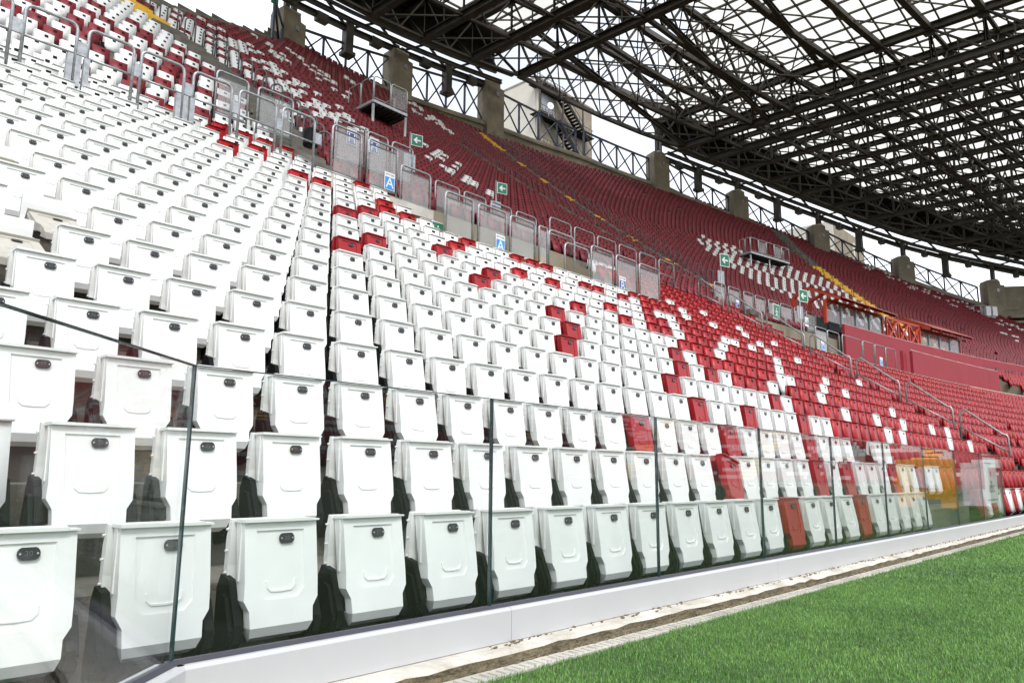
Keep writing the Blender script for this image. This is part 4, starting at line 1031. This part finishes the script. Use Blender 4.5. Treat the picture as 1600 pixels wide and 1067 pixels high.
# ---------------------------------------------------------------- buildings behind the rim
t=thing('stair_tower','cream and tan concrete tower rising behind the rim, seen in the sky gap','building',(72,62,0))
mb=MB(); mb.box(0,12.5,.02,9,-1,53.2); mb.m[2]=0
link('wall',mb.data('wall',[M['conc_tan']]),t)
mb=MB(); mb.box(-.25,-.003,0,9,-1,53.5); link('side_wall',mb.data('side_wall',[M['cream']]),t)  # one beige tower: light on this side is put into the cream colour
mb=MB(); mb.box(-.1,.35,-.2,-.0,-1,53.3); link('corner_strip',mb.data('corner_strip',[M['cream']]),t)
mb=MB(); mb.box(-.3,12.7,-.3,9.2,53.5,53.8); link('coping',mb.data('coping',[M['conc_tan']]),t)
mb=MB(); mb.box(.9,3.6,-.12,-.01,49.4,51.7); link('louvre',mb.data('louvre',[M['galv']]),t)
mb=MB(); mb.box(4.6,6.0,-.10,-.01,43.0,45.2); link('door',mb.data('door',[M['galv']]),t)
for k in range(6):
    mb=MB(); mb.beam((1+k*1.1,2,53.8),(2.2+k*1.1,3,56.2),.08,.08); mb.beam((2.2+k*1.1,2,53.8),(1+k*1.1,3,56.2),.08,.08); mb.beam((.6+k*1.1,2.5,56),(1.8+k*1.1,2.5,56),.08,.08); link('mast_brace',mb.data('mast_brace',[M['signwhite']]),t)
st=thing('fire_escape','dark steel fire escape zigzagging down the tan face of the tower','fire escape',(70,60.6,0))
def P3(x,z): return Vector((x-70,0,z))
def landing(x0,x1,z,d=1.6):
    mb=MB(); mb.box(x0-70,x1-70,-.1,d,z-.12,z); link('landing',mb.data('landing',[M['black']]),st)
    mb=MB()
    for x in np.arange(x0,x1+.01,.7): mb.beam(P3(x,z),P3(x,z+1.1),.05,.05)
    mb.beam(P3(x0,z+1.1),P3(x1,z+1.1),.06,.06); mb.beam(P3(x0,z+.55),P3(x1,z+.55),.04,.04); link('railing',mb.data('railing',[M['steel']]),st)
def run(x0,z0,x1,z1,off):
    mb=MB(); 
    for yy in (off,off+1.1): mb.beam((x0-70,yy,z0),(x1-70,yy,z1),.10,.5)
    link('stringer',mb.data('stringer',[M['black']]),st)
    k=12
    for i in range(k):
        f=(i+.5)/k; x=x0+(x1-x0)*f-70; z=z0+(z1-z0)*f; mb=MB(); mb.box(x-.22,x+.22,off+.06,off+1.04,z-.05,z+.05); link('tread',mb.data('tread',[M['black']]),st)
    mb=MB(); mb.beam((x0-70,off,z0+1.05),(x1-70,off,z1+1.05),.06,.06)
    for i in range(6): f=i/5; mb.beam((x0+(x1-x0)*f-70,off,z0+(z1-z0)*f),(x0+(x1-x0)*f-70,off,z0+(z1-z0)*f+1.05),.04,.04)
    link('handrail',mb.data('handrail',[M['steel']]),st)
landing(70.6,76.4,E0+51.3); run(75.6,E0+51.3,80.4,E0+47.6,-.2); landing(79.8,83.0,E0+47.4); landing(70.9,75.8,E0+47.2); run(74.8,E0+47.1,80.0,E0+42.8,-.3); landing(79.6,82.8,E0+42.6); landing(71.2,75.8,E0+42.6); run(74.8,E0+42.4,80,E0+38.5,-.3); run(79.8,E0+47.3,75.4,E0+47.1,.9)
for x in (71,76,80.5):
    mb=MB(); mb.beam(P3(x,E0+30),P3(x,E0+51),.18,.18); link('column',mb.data('column',[M['steel']]),st)
t=thing('satellite_dish','small white satellite dish on the tower fire escape','dish',(72.6,60.2,E0+48.2),-.4)
mb=MB(); 
for k in range(4): mb.tube([(0,-.08*k,0),(0,-.08*(k+1)+.01,0)],(.14,.3,.42,.48)[k],14)
link('reflector',mb.data('reflector',[M['signwhite']]),t); mb=MB(); mb.beam((0,-.3,0),(-.2,-1.0,-.3),.05,.05); mb.beam((0,0,0),(0,.4,-1.4),.09,.09); link('arm',mb.data('arm',[M['galv']]),t)
t=thing('service_building','cream and brown service block behind the rim right of the fifth pillar','building',(100,34,0))
mb=MB(); mb.box(0,12,0,8,10,34.2); link('wall',mb.data('wall',[M['conc_tan']]),t)
mb=MB(); mb.box(-.2,-.002,0,8,10,34.4); link('side_wall',mb.data('side_wall',[M['cream']]),t)
mb=MB(); mb.box(7,7.5,-.2,-.01,10,33); link('pilaster',mb.data('pilaster',[M['cream']]),t)
t=thing('end_wall','big tan concrete wall at the right end of the rim with dark ledges below','wall',(97.4,15.6,0),math.atan2(-9,5.6))
mb=MB(); mb.box(0,14,-.2,.4,14,E0+21.0); link('wall_panel',mb.data('wall_panel',[M['conc_tan']]),t)
for k in range(4):
    mb=MB(); mb.box(.2,14,-1.5-.0*k,-.22,E0+15.4+k*.6,E0+15.4+k*.6+.25); link('ledge',mb.data('ledge',[M['conc_tan']]),t)
t=thing('clad_hut','cream clad hut with a dark window at the top left corner of the rim','hut',(9.6,28.6,E0+17),.75)
mb=MB(); mb.box(-6,4.5,1.5,5,-1,10); link('wall',mb.data('wall',[M['cream']]),t)
for x in (1.0,2.5):
    mb=MB(); mb.box(x,x+1.1,1.38,1.49,1.6,3.6); wf=link('window_frame',mb.data('window_frame',[M['signwhite']]),t)
    mb=MB(); mb.box(x+.12,x+.98,1.34,1.375,1.72,3.48); link('window_pane',mb.data('window_pane',[M['badge']]),wf)
for x in (-4.5,-3,-1.5,0):
    mb=MB(); mb.beam((x,1.3,0),(x+1.5,1.3,9),.12,.12); link('brace',mb.data('brace',[M['navy']]),t)

# ---------------------------------------------------------------- the stand across the pitch (mirrored in the glass)
def opposite():
    mb=MB(); r=random.Random(2)
    for n in range(30):
        y=-68-.8*n; z=.6+.5*n
        mb.quadmesh([(-40,y,z-.5),(140,y,z-.5),(140,y-.8,z-.5),(-40,y-.8,z-.5),(-40,y-.8,z),(140,y-.8,z)],[(0,1,2,3),(3,2,5,4)],0)
    return mb.data('far_terrace',[M['conc']])
tag(link('opposite_terrace',opposite()),kind='structure')
def opp_seats():
    mb=MB(); r=random.Random(4)
    for n in range(30):
        y=-68.35-.8*n; z=.6+.5*n; x=-40
        while x<140:
            L=r.choice([.5,1,1.5,2,4,8]); c=0 if r.random()<.30 else 1
            if int(x)%24<22: mb.quadmesh([(x,y,z-.1),(x+L-.08,y,z-.1),(x+L-.08,y-.06,z+.36),(x,y-.06,z+.36)],[(0,1,2,3)],c)
            elif n%1==0: mb.quadmesh([(x,y+.3,z-.2),(x+min(L,1.6),y+.3,z-.2),(x+min(L,1.6),y-.2,z+.1),(x,y-.2,z+.1)],[(0,1,2,3)],2)
            x+=L
    return mb.data('far_seats',[M['white'],M['red'],M['yellow']])
tag(link('opposite_seats',opp_seats()),'rows of red and white seats across the pitch, seen mirrored in the glass',kind='stuff')

# end of the bowl behind the goal, beyond the right edge of the picture, mirrored in the glass
mb=MB(); sb=MB(); r=random.Random(9)
for n in range(26):
    x=99+.8*n; z=.6+.5*n
    mb.quadmesh([(x,8-n*.1,z-.5),(x,-64,z-.5),(x+.8,-64,z-.5),(x+.8,8-n*.1,z-.5),(x+.8,-64,z),(x+.8,8-n*.1,z)],[(0,1,2,3),(3,2,4,5)],0)
    y=7-n*.1
    while y>-64:
        L=r.choice([.5,.5,1,1.5,3]); c=0 if r.random()<.4 else 1
        if int(-y)%21<19: sb.quadmesh([(x+.4,y,z-.1),(x+.4,y-L+.08,z-.1),(x+.46,y-L+.08,z+.36),(x+.46,y,z+.36)],[(0,1,2,3)],c)
        else: sb.quadmesh([(x,y,z-.2),(x,y-L,z-.2),(x+.5,y-L,z+.15),(x+.5,y,z+.15)],[(0,1,2,3)],2)
        y-=L
tag(link('end_terrace',mb.data('end_terrace',[M['conc']])),kind='structure')
tag(link('end_seats',sb.data('end_seats',[M['white'],M['red'],M['yellow']])),'red and white seats behind the goal, seen mirrored in the glass',kind='stuff')
t=thing('yellow_gate','yellow gate frame with a white board, mirrored in the glass beside the last panels','gate',(24.0,-.9,0))  # unseen frame, added to put yellow reflections into the last glass panels
for y0,y1,z0,z1 in ((-.75,-.35,0,1.35),(.35,.75,0,1.35),(-.35,.35,.25,.5),(-.35,.35,1.15,1.35)):
    g=MB(); g.box(0,.12,y0,y1,z0,z1); link('frame_bar',g.data('frame_bar',[M['yellow']]),t)
g=MB(); g.box(.02,.05,-.34,.34,.55,1.1); link('board',g.data('board',[M['signwhite']]),t)
for yy in (1.2,):
    g=MB(); g.box(0,.08,yy-.3,yy+.35,.1,1.25); link('white_leaf',g.data('white_leaf',[M['signwhite']]),t)
print('objects',len(bpy.data.objects))
